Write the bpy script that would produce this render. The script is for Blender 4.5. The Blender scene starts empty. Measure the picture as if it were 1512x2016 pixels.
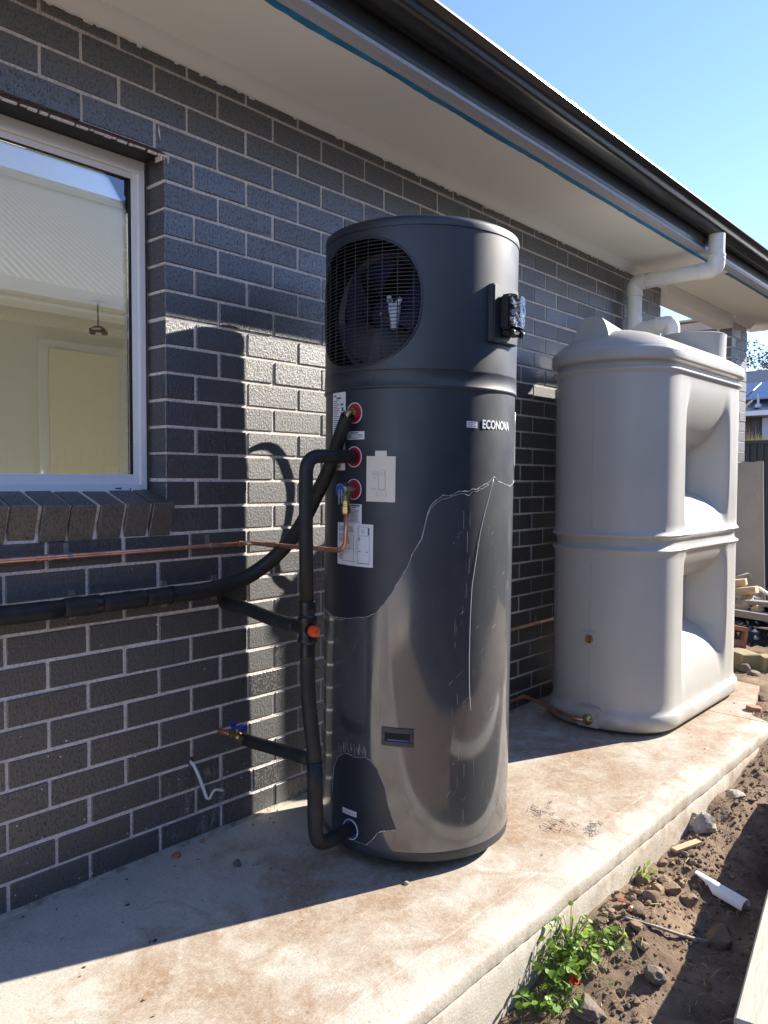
import bpy, bmesh, math, random
import numpy as np
from mathutils import Vector, Matrix, noise

random.seed(7)
rng = np.random.default_rng(7)
S = bpy.context.scene
COL = S.collection
PI = math.pi
rad = math.radians

# ------------------------------------------------------------------ camera
cam_d = bpy.data.cameras.new("camera")
cam = bpy.data.objects.new("camera", cam_d)
COL.objects.link(cam)
CAM = Vector((-1.4987, -2.1819, 1.2073))
def _rot(rx, ry, rz):
    cx, sx, cy, sy, cz, sz = math.cos(rx), math.sin(rx), math.cos(ry), math.sin(ry), math.cos(rz), math.sin(rz)
    Rz = Matrix(((cz, sz, 0), (-sz, cz, 0), (0, 0, 1)))
    Rx = Matrix(((1, 0, 0), (0, cx, sx), (0, -sx, cx)))
    Ry = Matrix(((cy, 0, -sy), (0, 1, 0), (sy, 0, cy)))
    return Ry @ Rx @ Rz
_R = _rot(-0.0409, -0.0038, -0.8454).transposed()
_r, _f, _u = _R @ Vector((1, 0, 0)), _R @ Vector((0, 1, 0)), _R @ Vector((0, 0, 1))
M = Matrix((( _r.x, _u.x, -_f.x, CAM.x), (_r.y, _u.y, -_f.y, CAM.y), (_r.z, _u.z, -_f.z, CAM.z), (0, 0, 0, 1)))
cam.matrix_world = M
cam_d.sensor_fit = 'VERTICAL'
cam_d.sensor_height = 36.0
cam_d.lens = 36.0 * 1538.9 / 2016.0
cam_d.clip_start = 0.02
cam_d.clip_end = 3000
S.camera = cam

# ------------------------------------------------------------------ world, sun, exposure
SUN_EL = rad(30.2)
SUN_DIR = Vector((0.9236 * math.cos(SUN_EL), -0.3834 * math.cos(SUN_EL), math.sin(SUN_EL)))
W = bpy.data.worlds.new("World")
S.world = W
W.use_nodes = True
wn = W.node_tree.nodes
wl = W.node_tree.links
sky = wn.new("ShaderNodeTexSky")
sky.sky_type = 'NISHITA'
sky.sun_disc = False
sky.sun_elevation = SUN_EL
sky.sun_rotation = math.atan2(SUN_DIR.x, SUN_DIR.y)
sky.air_density = 1.0
sky.dust_density = 0.0
sky.ozone_density = 5.0
wn["Background"].inputs[1].default_value = 0.11
tint = wn.new("ShaderNodeMix"); tint.data_type = 'RGBA'; tint.blend_type = 'MULTIPLY'; tint.inputs[0].default_value = 1.0
tint.inputs[7].default_value = (1.0, .89, .98, 1)
wl.new(sky.outputs[0], tint.inputs[6])
wl.new(tint.outputs[2], wn["Background"].inputs[0])
sd = bpy.data.lights.new("sun", 'SUN')
sd.energy = 4.6
sd.angle = rad(0.55)
sd.color = (1.0, 0.925, 0.81)
sun = bpy.data.objects.new("sun", sd)
sun.rotation_euler = SUN_DIR.to_track_quat('Z', 'Y').to_euler()
COL.objects.link(sun)
S.view_settings.view_transform = 'Standard'
S.view_settings.look = 'None'
S.view_settings.exposure = 1.6
S.view_settings.gamma = 1.0
S.view_settings.use_curve_mapping = False
S.cycles.max_bounces = 12
S.cycles.diffuse_bounces = 8
S.cycles.transparent_max_bounces = 12

# ------------------------------------------------------------------ materials
def mat(name, col, rough=0.6, metal=0.0, spec=0.5, coat=0.0, coat_rough=0.1):
    m = bpy.data.materials.new(name)
    m.use_nodes = True
    b = m.node_tree.nodes["Principled BSDF"]
    b.inputs["Base Color"].default_value = (*col, 1)
    b.inputs["Roughness"].default_value = rough
    b.inputs["Metallic"].default_value = metal
    b.inputs["Specular IOR Level"].default_value = spec
    b.inputs["Coat Weight"].default_value = coat
    b.inputs["Coat Roughness"].default_value = coat_rough
    return m
class NT:
    """small node helper"""
    def __init__(s, m):
        s.m = m; s.n = m.node_tree.nodes; s.l = m.node_tree.links; s.b = s.n["Principled BSDF"]
        s.tc = s.n.new("ShaderNodeTexCoord")
    def co(s, kind="Object", scale=(1, 1, 1), loc=(0, 0, 0)):
        mp = s.n.new("ShaderNodeMapping"); mp.inputs["Scale"].default_value = scale; mp.inputs["Location"].default_value = loc
        s.l.new(s.tc.outputs[kind], mp.inputs[0]); return mp.outputs[0]
    def gpos(s, scale=(1, 1, 1), loc=(0, 0, 0)):
        g = s.n.new("ShaderNodeNewGeometry")
        mp = s.n.new("ShaderNodeMapping"); mp.inputs["Scale"].default_value = scale; mp.inputs["Location"].default_value = loc
        s.l.new(g.outputs["Position"], mp.inputs[0]); return mp.outputs[0]
    def noise(s, co, scale, detail=4, rough=0.55, dist=0.0):
        t = s.n.new("ShaderNodeTexNoise"); t.inputs["Scale"].default_value = scale; t.inputs["Detail"].default_value = detail
        t.inputs["Roughness"].default_value = rough; t.inputs["Distortion"].default_value = dist
        s.l.new(co, t.inputs["Vector"]); return t.outputs["Fac"]
    def ramp(s, f, stops):
        r = s.n.new("ShaderNodeValToRGB"); e = r.color_ramp.elements
        while len(e) < len(stops): e.new(0.5)
        for k, (p, c) in enumerate(stops):
            e[k].position = p
            e[k].color = (*c, 1) if not isinstance(c, (int, float)) else (c, c, c, 1)
        s.l.new(f, r.inputs[0]); return r.outputs[0]
    def mix(s, f, a, b, mode='MIX'):
        x = s.n.new("ShaderNodeMix"); x.data_type = 'RGBA'; x.blend_type = mode
        for sock, v in ((x.inputs[0], f), (x.inputs[6], a), (x.inputs[7], b)):
            if isinstance(v, (int, float)): sock.default_value = v
            elif isinstance(v, tuple): sock.default_value = (*v, 1)
            else: s.l.new(v, sock)
        return x.outputs[2]
    def math(s, op, a, b=0.0):
        x = s.n.new("ShaderNodeMath"); x.operation = op
        for sock, v in ((x.inputs[0], a), (x.inputs[1], b)):
            if isinstance(v, (int, float)): sock.default_value = v
            else: s.l.new(v, sock)
        return x.outputs[0]
    def bump(s, h, strength=0.3, dist=0.01, prev=None):
        x = s.n.new("ShaderNodeBump"); x.inputs["Strength"].default_value = strength; x.inputs["Distance"].default_value = dist
        s.l.new(h, x.inputs["Height"])
        if prev is not None: s.l.new(prev, x.inputs["Normal"])
        return x.outputs[0]
    def set(s, **k):
        for key, v in k.items():
            sock = s.b.inputs[key.replace("_", " ")]
            if isinstance(v, (int, float)): sock.default_value = v
            elif isinstance(v, tuple): sock.default_value = (*v, 1)
            else: s.l.new(v, sock)

# brick: glazed charcoal face, pitted
m_brick = mat("charcoal_brick", (.03, .031, .033), .42)
t = NT(m_brick)
oi = t.n.new("ShaderNodeObjectInfo"); ge = t.n.new("ShaderNodeNewGeometry")
rnd = t.math('FRACT', t.math('ADD', oi.outputs["Random"], ge.outputs["Random Per Island"]))
gp = t.gpos()
pits = t.noise(t.gpos((1, 1, .7)), 150, 3, .6)
pits2 = t.noise(gp, 420, 2, .5)
streak = t.noise(t.gpos((1, 1, .18)), 150, 2, .5)
big = t.noise(gp, 9, 3, .5)
base = t.mix(rnd, (.007, .0085, .011), (.019, .0195, .021))
base = t.mix(t.ramp(big, [(.35, 0.0), (.7, .45)]), base, (.026, .025, .025))
smear = t.ramp(t.noise(gp, 24, 4, .6, .5), [(.70, 0.0), (.78, .55)])
base = t.mix(smear, base, (.10, .088, .076))
pitm = t.ramp(pits, [(.40, 0.0), (.50, 1.0)])
base = t.mix(pitm, (.008, .008, .009), base)
dust = t.ramp(t.noise(gp, 75, 2, .6), [(.72, 0.0), (.76, 1.0)])
dz = t.n.new("ShaderNodeSeparateXYZ"); t.l.new(gp, dz.inputs[0])
lowm = t.ramp(dz.outputs[2], [(.05, .8), (.5, 0.0)])
base = t.mix(t.math('MULTIPLY', dust, lowm), base, (.30, .29, .27))
# lime bloom washed down below the wall holes
bx = t.math('MULTIPLY', t.math('SUBTRACT', dz.outputs[0], .03), 5.5); bz = t.math('MULTIPLY', t.math('SUBTRACT', dz.outputs[2], .13), 6.5)
bm_ = t.math('SUBTRACT', 1.0, t.math('ADD', t.math('MULTIPLY', bx, bx), t.math('MULTIPLY', bz, bz)))
bs = t.ramp(t.noise(t.gpos((1, 1, .35)), 38, 5, .72, .5), [(.52, 0.0), (.68, .8)])
bloom = t.math('MULTIPLY', t.ramp(bm_, [(.0, 0.0), (.6, 1.0)]), bs)
base = t.mix(bloom, base, (.26, .27, .28))
rough = t.mix(pitm, (.85, .85, .85), t.mix(rnd, (.38, .38, .38), (.56, .56, .56)))
hsum = t.math('ADD', t.math('MULTIPLY', pits, .7), t.math('ADD', t.math('MULTIPLY', pits2, .25), t.math('MULTIPLY', streak, .35)))
t.set(Base_Color=base, Roughness=rough, Normal=t.bump(hsum, .6, .004), IOR=2.5)

m_mortar = mat("pale_pink_mortar", (.42, .35, .30), .95)
t = NT(m_mortar); gp = t.gpos()
c = t.ramp(t.noise(gp, 14, 4), [(.3, (.70, .63, .575)), (.7, (.80, .74, .68))])
c = t.mix(t.ramp(t.noise(gp, 160, 3), [(.3, .55), (.55, 0.0)]), c, (.25, .2, .17))
t.set(Base_Color=c, Normal=t.bump(t.noise(gp, 220, 4), .6, .003))

# concrete slab
m_slab = mat("muddy_concrete", (.45, .41, .35), .85)
t = NT(m_slab); gp = t.gpos()
n1 = t.noise(gp, 1.7, 6, .62, .5); n2 = t.noise(gp, 6.0, 7, .72, 1.0); n3 = t.noise(gp, 60, 5, .7)
conc = t.ramp(t.noise(gp, 5, 5, .6), [(.3, (.41, .375, .315)), (.7, (.52, .48, .41))])
sx = t.n.new("ShaderNodeSeparateXYZ"); t.l.new(gp, sx.inputs[0])
yb = t.ramp(t.math('MULTIPLY', sx.outputs[1], -1.0), [(.30, .30), (.55, .62), (.95, .62), (1.0, .38)])
mudf = t.math('ADD', t.math('MULTIPLY', n1, .55), t.math('MULTIPLY', n2, .5))
mudf = t.math('ADD', mudf, t.math('MULTIPLY', t.math('SUBTRACT', yb, .5), .38))
mud = t.ramp(mudf, [(.465, 0.0), (.535, .5), (.64, .95)])
fine = t.ramp(n3, [(.3, .45), (.55, 1.0)])
c = t.mix(t.math('MULTIPLY', mud, fine), conc, (.27, .175, .10))
drk = t.ramp(t.noise(gp, 26, 5, .65, .5), [(.66, 0.0), (.74, .75)])
c = t.mix(drk, c, (.17, .125, .09))
wh = t.ramp(t.noise(gp, 17, 6, .7, 1.0), [(.60, 0.0), (.72, .5)])
c = t.mix(wh, c, (.55, .51, .44))
c = t.mix(1.0, c, t.ramp(t.noise(gp, 190, 4, .7), [(.30, .72), (.62, 1.06)]), 'MULTIPLY')
c = t.mix(t.ramp(t.noise(gp, 75, 3, .6), [(.70, 0.0), (.76, .7)]), c, (.13, .095, .065))
c = t.mix(t.ramp(t.noise(t.gpos((.35, 3.2, 1)), 16, 5, .75, .4), [(.63, 0.0), (.72, .45)]), c, (.56, .52, .45))
wv = t.n.new("ShaderNodeTexWave"); wv.wave_type = 'RINGS'; wv.inputs["Scale"].default_value = 9; wv.inputs["Distortion"].default_value = 7
wv.inputs["Detail"].default_value = 2; wv.inputs["Detail Scale"].default_value = .8
t.l.new(t.gpos((1, 1, 1), (.7, 1.6, 0)), wv.inputs["Vector"])
wf = t.n.new("ShaderNodeTexWave"); wf.wave_type = 'RINGS'; wf.inputs["Scale"].default_value = 34; wf.inputs["Distortion"].default_value = 9
wf.inputs["Detail"].default_value = 3
t.l.new(t.gpos((1, 1, 1), (.2, .9, 0)), wf.inputs["Vector"])
hb = t.math('ADD', t.math('MULTIPLY', wf.outputs["Fac"], .14), t.math('MULTIPLY', n3, 1.1))
hb = t.math('ADD', hb, t.math('MULTIPLY', n2, .8))
t.set(Base_Color=c, Roughness=.82, Normal=t.bump(hb, .28, .005))

m_soil = mat("brown_soil", (.09, .055, .035), .95)
t = NT(m_soil); gp = t.gpos()
c = t.ramp(t.noise(gp, 6, 6, .65), [(.3, (.115, .075, .048)), (.55, (.215, .145, .093)), (.75, (.32, .23, .155))])
c = t.mix(t.ramp(t.noise(gp, 70, 4, .7), [(.62, 0.0), (.75, .6)]), c, (.24, .17, .11))
t.set(Base_Color=c, Normal=t.bump(t.noise(gp, 95, 6, .75), .9, .012))
m_clod = mat("dry_clod", (.12, .08, .05), .95)
t = NT(m_clod); gp = t.gpos()
ge = t.n.new("ShaderNodeNewGeometry")
c = t.mix(ge.outputs["Random Per Island"], (.12, .077, .048), (.26, .18, .115))
t.set(Base_Color=c, Normal=t.bump(t.noise(gp, 130, 5, .7), .8, .008))
m_stone = mat("grey_stone", (.2, .17, .14), .9)
t = NT(m_stone); gp = t.gpos()
oi = t.n.new("ShaderNodeObjectInfo")
c = t.mix(oi.outputs["Random"], (.13, .095, .07), (.27, .235, .195))
c = t.mix(t.ramp(t.noise(gp, 40, 5, .7), [(.4, .6), (.6, 0.0)]), c, (.10, .065, .042))
t.set(Base_Color=c, Normal=t.bump(t.noise(gp, 90, 6, .7), .8, .01))
m_concrete = mat("broken_concrete", (.42, .38, .32), .9)
t = NT(m_concrete); gp = t.gpos()
c = t.ramp(t.noise(gp, 30, 6, .7), [(.35, (.22, .17, .12)), (.5, (.38, .34, .28)), (.7, (.48, .44, .37))])
t.set(Base_Color=c, Normal=t.bump(t.noise(gp, 120, 6, .7), .7, .008))

# heater
m_case = mat("slate_blue_metal", (.011, .0165, .027), .46, 0, .75)
t = NT(m_case); gp = t.gpos()
t.set(Roughness=t.ramp(t.noise(gp, 12, 4), [(.3, .42), (.7, .52)]), Normal=t.bump(t.noise(gp, 900, 2), .06, .001))
m_film = mat("scuffed_plastic_film", (.030, .036, .044), .5, 0, .8, 1.0, .1)
m_film.node_tree.nodes["Principled BSDF"].inputs["Coat IOR"].default_value = 2.0
t = NT(m_film); gp = t.gpos()
scr = t.noise(t.gpos((1, 1, .05)), 150, 3, .7)
sm = t.math('MULTIPLY', t.ramp(scr, [(.60, 0.0), (.78, 1.0)]), t.ramp(t.noise(gp, 5, 3), [(.42, 0.0), (.65, 1.0)]))
cl = t.ramp(t.noise(t.gpos((1, 1, .6)), 7, 5, .7, .6), [(.42, 0.0), (.75, 1.0)])
c = t.mix(t.math('MULTIPLY', sm, .25), (.022, .028, .036), (.13, .135, .14))
c = t.mix(t.math('MULTIPLY', cl, .28), c, (.10, .105, .11))
t.set(Base_Color=c, Coat_Roughness=t.ramp(cl, [(.0, .07), (1.0, .22)]),
      Coat_Normal=t.bump(t.noise(t.gpos((1, 1, .3)), 7, 2), .05, .01))
m_filmedge = mat("torn_film_edge", (.62, .62, .60), .35)
m_dark = mat("black_plastic", (.012, .012, .013), .38)
m_void = mat("interior_shade", (.006, .006, .008), .8)  # near-black colour carries the shade inside openings and gaps
m_wire = mat("grille_wire_black", (.035, .037, .042), .4, 0, .5)
m_fan = mat("fan_blue_black", (.008, .013, .045), .45)
m_fanblade = mat("fan_blade_grey", (.03, .034, .05), .5)
m_bracket = mat("pale_blue_bracket", (.55, .63, .72), .45)
m_metal = mat("zinc_screw", (.6, .6, .58), .3, 1.0)
m_white = mat("sticker_white", (.74, .75, .76), .45)
m_cream = mat("card_cream", (.74, .68, .57), .5)
m_print = mat("printed_ink", (.12, .125, .14), .6)
m_printlight = mat("faint_print", (.40, .38, .35), .6)
m_red = mat("red_seal", (.38, .005, .02), .4)
m_blueseal = mat("blue_seal", (.02, .09, .33), .4)
m_badge = mat("badge_white", (.78, .79, .80), .35)
m_clear = mat("wrinkled_wrap", (.05, .05, .052), .07, 0, .9)
t = NT(m_clear); gp = t.gpos((1, 1, 2))
wr = t.noise(gp, 12, 2, .6, 1.2)
crease = t.ramp(wr, [(.485, 0.0), (.5, 1.0), (.515, 0.0)])
t.set(Base_Color=t.mix(crease, (.015, .015, .017), (.4, .4, .4)), Normal=t.bump(wr, .5, .012))

# pipes
m_foam = mat("black_foam_lagging", (.0135, .0135, .0145), .62)
t = NT(m_foam); gp = t.gpos()
t.set(Base_Color=t.ramp(t.noise(gp, 25, 4), [(.35, (.010, .010, .011)), (.7, (.021, .021, .021))]), Normal=t.bump(t.noise(gp, 45, 4), .25, .006))
m_tape = mat("black_tape", (.012, .012, .014), .35)
m_copper = mat("copper", (.72, .33, .21), .24, 1.0)
t = NT(m_copper); gp = t.gpos()
t.set(Base_Color=t.ramp(t.noise(gp, 18, 4), [(.3, (.60, .27, .17)), (.65, (.90, .50, .36))]), Roughness=t.ramp(t.noise(gp, 30, 3), [(.3, .3), (.7, .48)]))
m_brass = mat("brass", (.55, .42, .18), .3, 1.0)
t = NT(m_brass); gp = t.gpos()
t.set(Base_Color=t.ramp(t.noise(gp, 40, 3), [(.3, (.36, .25, .10)), (.7, (.66, .52, .25))]))
m_bluelever = mat("blue_lever", (.015, .06, .36), .4)
m_orange = mat("orange_cap", (.85, .09, .02), .4)
m_pvc = mat("white_pvc", (.66, .66, .63), .38)
t = NT(m_pvc); gp = t.gpos()
t.set(Base_Color=t.mix(t.ramp(t.noise(gp, 14, 6, .7, .6), [(.57, 0.0), (.78, .55)]), (.80, .80, .77), (.45, .37, .27)))
m_cable = mat("white_cable", (.62, .62, .60), .5)
m_clipmetal = mat("galvanised_clip", (.45, .40, .37), .45, .8)

# tank
m_tank = mat("grey_tank_plastic", (.45, .43, .40), .42)
t = NT(m_tank); gp = t.gpos()
c = t.ramp(t.noise(gp, 2.2, 5, .6), [(.3, (.425, .42, .39)), (.7, (.47, .46, .43))])
c = t.mix(t.ramp(t.noise(t.gpos((1, 1, .3)), 34, 4, .75), [(.62, 0.0), (.78, .45)]), c, (.62, .61, .58))
dz = t.n.new("ShaderNodeSeparateXYZ"); t.l.new(gp, dz.inputs[0])
lowd = t.math('MULTIPLY', t.ramp(dz.outputs[2], [(.0, .55), (.16, 0.0)]), t.ramp(t.noise(gp, 9, 4), [(.4, 0.0), (.65, 1.0)]))
c = t.mix(lowd, c, (.22, .155, .10))
t.set(Base_Color=c, Roughness=t.ramp(t.noise(gp, 6, 4), [(.3, .36), (.7, .48)]), Normal=t.bump(t.noise(gp, 3, 3), .08, .02))

# eave
m_soffit = mat("cream_painted_soffit", (.66, .62, .54), .75)
t = NT(m_soffit); gp = t.gpos()
t.set(Base_Color=t.ramp(t.noise(gp, 1.7, 5, .6), [(.3, (.80, .795, .75)), (.7, (.85, .845, .80))]), Normal=t.bump(t.noise(gp, 5, 4), .08, .01))
m_trim = mat("white_scotia", (.8, .8, .78), .6)
m_tapeblue = mat("blue_masking_tape", (.015, .13, .28), .6)
t = NT(m_tapeblue); gp = t.gpos()
t.set(Base_Color=t.ramp(t.noise(gp, 20, 4), [(.35, (.012, .15, .34)), (.7, (.03, .25, .50))]))
m_fascia = mat("colorbond_charcoal", (.035, .038, .043), .33)
m_fascialip = mat("fascia_lip", (.42, .44, .50), .35)
m_gutter = mat("gutter_charcoal", (.022, .023, .025), .28, 0, .6)
m_roof = mat("roof_sheet", (.05, .052, .056), .45)
m_lintel = mat("black_lintel", (.014, .014, .015), .5)
m_rust = mat("rusty_edge", (.10, .042, .028), .85)
m_alum = mat("white_aluminium", (.82, .83, .85), .32)
m_gasket = mat("black_gasket", (.008, .008, .009), .5)
m_plaster = mat("room_plaster", (.78, .76, .69), .85)
m_door = mat("cream_door", (.86, .79, .60), .6)
m_floor = mat("room_floor", (.74, .70, .62), .7)
m_glass = bpy.data.materials.new("window_glass"); m_glass.use_nodes = True
_n, _l = m_glass.node_tree.nodes, m_glass.node_tree.links
_n.clear()
_o = _n.new("ShaderNodeOutputMaterial"); _mx = _n.new("ShaderNodeMixShader"); _tr = _n.new("ShaderNodeBsdfTransparent"); _gl = _n.new("ShaderNodeBsdfGlossy")
_fr = _n.new("ShaderNodeFresnel"); _fr.inputs[0].default_value = 1.75
_ma = _n.new("ShaderNodeMath"); _ma.operation = 'MULTIPLY_ADD'; _ma.inputs[1].default_value = 1.3; _ma.inputs[2].default_value = .06
_tr.inputs[0].default_value = (.90, .92, .88, 1); _gl.inputs[0].default_value = (.9, .92, .95, 1); _gl.inputs["Roughness"].default_value = .004
_l.new(_fr.outputs[0], _ma.inputs[0]); _l.new(_ma.outputs[0], _mx.inputs[0]); _l.new(_tr.outputs[0], _mx.inputs[1]); _l.new(_gl.outputs[0], _mx.inputs[2]); _l.new(_mx.outputs[0], _o.inputs[0])

# yard
m_fence = mat("dark_steel_fence", (.028, .032, .038), .5)
m_farroof = mat("pale_corrugated_roof", (.66, .65, .60), .5)
m_farwall = mat("far_brown_brick", (.06, .045, .04), .8)
t = NT(m_farwall)
bt = t.n.new("ShaderNodeTexBrick"); bt.inputs["Color1"].default_value = (.045, .04, .04, 1); bt.inputs["Color2"].default_value = (.07, .055, .05, 1)
bt.inputs["Mortar"].default_value = (.09, .08, .075, 1); bt.inputs["Scale"].default_value = 1.0; bt.inputs["Brick Width"].default_value = .24; bt.inputs["Row Height"].default_value = .086; bt.inputs["Mortar Size"].default_value = .010
gq = t.n.new("ShaderNodeNewGeometry"); sp = t.n.new("ShaderNodeSeparateXYZ"); cb = t.n.new("ShaderNodeCombineXYZ")
t.l.new(gq.outputs["Position"], sp.inputs[0]); t.l.new(t.math('ADD', sp.outputs[0], sp.outputs[1]), cb.inputs[0]); t.l.new(sp.outputs[2], cb.inputs[1])
t.l.new(cb.outputs[0], bt.inputs["Vector"]); t.set(Base_Color=bt.outputs[0])
m_solar = mat("solar_glass", (.03, .045, .09), .12, 0, .8)
m_sheet = mat("cement_sheet", (.40, .365, .31), .8)
t = NT(m_sheet); gp = t.gpos()
c = t.ramp(t.noise(gp, 3, 5, .65), [(.3, (.36, .33, .28)), (.7, (.45, .41, .35))])
t.set(Base_Color=t.mix(t.ramp(t.noise(gp, 45, 2), [(.72, 0.0), (.75, .8)]), c, (.15, .11, .08)))
def wood(name, a, b):
    m = mat(name, a, .8); t = NT(m)
    g = t.co("Object", (1.2, 9, 9))
    t.set(Base_Color=t.ramp(t.noise(g, 9, 5, .65, .4), [(.3, a), (.7, b)]), Normal=t.bump(t.noise(g, 22, 4), .3, .004)); return m
m_pine = wood("raw_pine", (.42, .29, .16), (.60, .45, .28))
m_greywood = wood("weathered_timber", (.20, .17, .14), (.36, .32, .28))
m_treated = wood("treated_pine", (.20, .17, .085), (.34, .28, .15))
m_sleeper = wood("pale_sleeper", (.34, .315, .26), (.46, .43, .36))
t = NT(m_sleeper)
vo = t.n.new("ShaderNodeTexVoronoi"); vo.inputs["Scale"].default_value = 1.0; vo.inputs["Randomness"].default_value = .25
t.l.new(t.co("Object", (38, 75, 75)), vo.inputs["Vector"])
old = t.b.inputs["Base Color"].links[0].from_socket
t.set(Base_Color=t.mix(t.ramp(vo.outputs["Distance"], [(.10, 1.0), (.17, 0.0)]), old, (.20, .175, .13)))
m_yellow = mat("yellow_tag", (.75, .52, .02), .5)
m_terracotta = mat("terracotta", (.33, .15, .085), .85)
m_leaf = mat("weed_leaf", (.085, .19, .022), .5)
t = NT(m_leaf); oi = t.n.new("ShaderNodeObjectInfo")
t.set(Base_Color=t.mix(oi.outputs["Random"], (.13, .26, .025), (.24, .40, .05)), Subsurface_Weight=0.0)
_tl = t.n.new("ShaderNodeBsdfTranslucent"); _tl.inputs[0].default_value = (.30, .46, .04, 1)
_ms = t.n.new("ShaderNodeMixShader"); _ms.inputs[0].default_value = .45
t.l.new(t.b.outputs[0], _ms.inputs[1]); t.l.new(_tl.outputs[0], _ms.inputs[2]); t.l.new(_ms.outputs[0], t.n["Material Output"].inputs[0])
m_dry = mat("dry_grass", (.42, .36, .15), .8)
m_greengrass = mat("green_grass", (.10, .17, .03), .7)
m_treeleaf = mat("gum_leaf", (.05, .065, .028), .6)
t = NT(m_treeleaf); ge = t.n.new("ShaderNodeNewGeometry")
t.set(Base_Color=t.mix(ge.outputs["Random Per Island"], (.035, .05, .02), (.11, .10, .05)))
m_bark = mat("bark", (.12, .09, .07), .9)
m_redcap = mat("red_cap", (.65, .01, .01), .4)
m_bluebag = mat("blue_scrap", (.04, .11, .25), .5)
m_blackbag = mat("black_rubbish", (.012, .012, .013), .35)
m_silver = mat("foil_scrap", (.6, .62, .62), .3, .4)
m_ground = m_soil

# ------------------------------------------------------------------ mesh helpers
class MB:
    def __init__(s): s.v = []; s.f = []; s.mi = []
    def add(s, verts, faces, mi=0):
        o = len(s.v); s.v += [tuple(p) for p in verts]; s.f += [tuple(i + o for i in f) for f in faces]; s.mi += [mi] * len(faces); return s
    def box(s, x0, x1, y0, y1, z0, z1, mi=0):
        v = [(x0, y0, z0), (x1, y0, z0), (x1, y1, z0), (x0, y1, z0), (x0, y0, z1), (x1, y0, z1), (x1, y1, z1), (x0, y1, z1)]
        return s.add(v, [(0, 3, 2, 1), (4, 5, 6, 7), (0, 1, 5, 4), (1, 2, 6, 5), (2, 3, 7, 6), (3, 0, 4, 7)], mi)
    def tube(s, pts, r, n=12, caps=True, mi=0, flat=1.0):
        pts = [Vector(p) for p in pts]; m = len(pts)
        rs = r if isinstance(r, (list, tuple)) else [r] * m
        T = []
        for i in range(m):
            d = pts[min(i + 1, m - 1)] - pts[max(i - 1, 0)]
            T.append(d.normalized() if d.length > 1e-9 else Vector((0, 0, 1)))
        ref = Vector((0, 0, 1)) if abs(T[0].z) < .9 else Vector((1, 0, 0))
        N = (ref - T[0] * ref.dot(T[0])).normalized()
        vs = []; fs = []
        for i in range(m):
            if i:
                N = N - T[i] * N.dot(T[i]); N.normalize()
            B = T[i].cross(N)
            for k in range(n):
                a = 2 * PI * k / n
                vs.append(pts[i] + N * (math.cos(a) * rs[i]) + B * (math.sin(a) * rs[i] * flat))
        for i in range(m - 1):
            for k in range(n):
                k2 = (k + 1) % n
                fs.append((i * n + k, i * n + k2, (i + 1) * n + k2, (i + 1) * n + k))
        if caps:
            fs.append(tuple(reversed(range(n)))); fs.append(tuple((m - 1) * n + k for k in range(n)))
        return s.add(vs, fs, mi)
    def lathe(s, prof, n=48, center=(0, 0, 0), axis='z', a0=0.0, a1=2 * PI, mi=0):
        """prof: (r, h) list"""
        full = abs(a1 - a0 - 2 * PI) < 1e-6
        m = n if full else n + 1
        vs = []; fs = []
        for r, h in prof:
            for k in range(m):
                a = a0 + (a1 - a0) * k / n
                p = (r * math.cos(a), r * math.sin(a), h)
                if axis == 'x': p = (p[2], p[0], p[1])
                if axis == 'y': p = (p[0], p[2], p[1])
                if axis == '-x': p = (-p[2], p[0], -p[1])
                vs.append((p[0] + center[0], p[1] + center[1], p[2] + center[2]))
        for i in range(len(prof) - 1):
            for k in range(n):
                k2 = (k + 1) % m
                fs.append((i * m + k, i * m + k2, (i + 1) * m + k2, (i + 1) * m + k))
        return s.add(vs, fs, mi)
    def prism(s, poly, x0, x1, n=1, mi=0, wob=0.0):
        """poly of (y, z) extruded along x"""
        m = len(poly); vs = []; fs = []
        for i in range(n + 1):
            x = x0 + (x1 - x0) * i / n
            for (y, z) in poly: vs.append((x, y, z))
        for i in range(n):
            for k in range(m):
                k2 = (k + 1) % m
                fs.append((i * m + k, (i + 1) * m + k, (i + 1) * m + k2, i * m + k2))
        fs.append(tuple(range(m))); fs.append(tuple(reversed([n * m + k for k in range(m)])))
        return s.add(vs, fs, mi)
    def mesh(s, name, smooth=False):
        me = bpy.data.meshes.new(name)
        me.from_pydata(s.v, [], s.f)
        if smooth: me.shade_smooth()
        me.validate(); me.update()
        return me
    def build(s, name, mats, parent=None, smooth=False, bevel=0.0, auto=None, segs=2):
        me = s.mesh(name, smooth)
        if not isinstance(mats, (list, tuple)): mats = [mats]
        for m in mats: me.materials.append(m)
        if len(mats) > 1 and len(me.polygons) == len(s.mi): me.polygons.foreach_set("material_index", s.mi)
        if True:
            bm = bmesh.new(); bm.from_mesh(me)
            bmesh.ops.recalc_face_normals(bm, faces=bm.faces)
            if bevel:
                ed = [e for e in bm.edges if len(e.link_faces) == 2 and e.calc_face_angle(0) > .5]
                bmesh.ops.bevel(bm, geom=ed, offset=bevel, segments=segs, affect='EDGES', clamp_overlap=True)
            bm.to_mesh(me); bm.free()
        if auto is not None: me.shade_smooth(); me.set_sharp_from_angle(angle=rad(auto))
        o = bpy.data.objects.new(name, me); COL.objects.link(o)
        if parent: o.parent = parent
        return o
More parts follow.
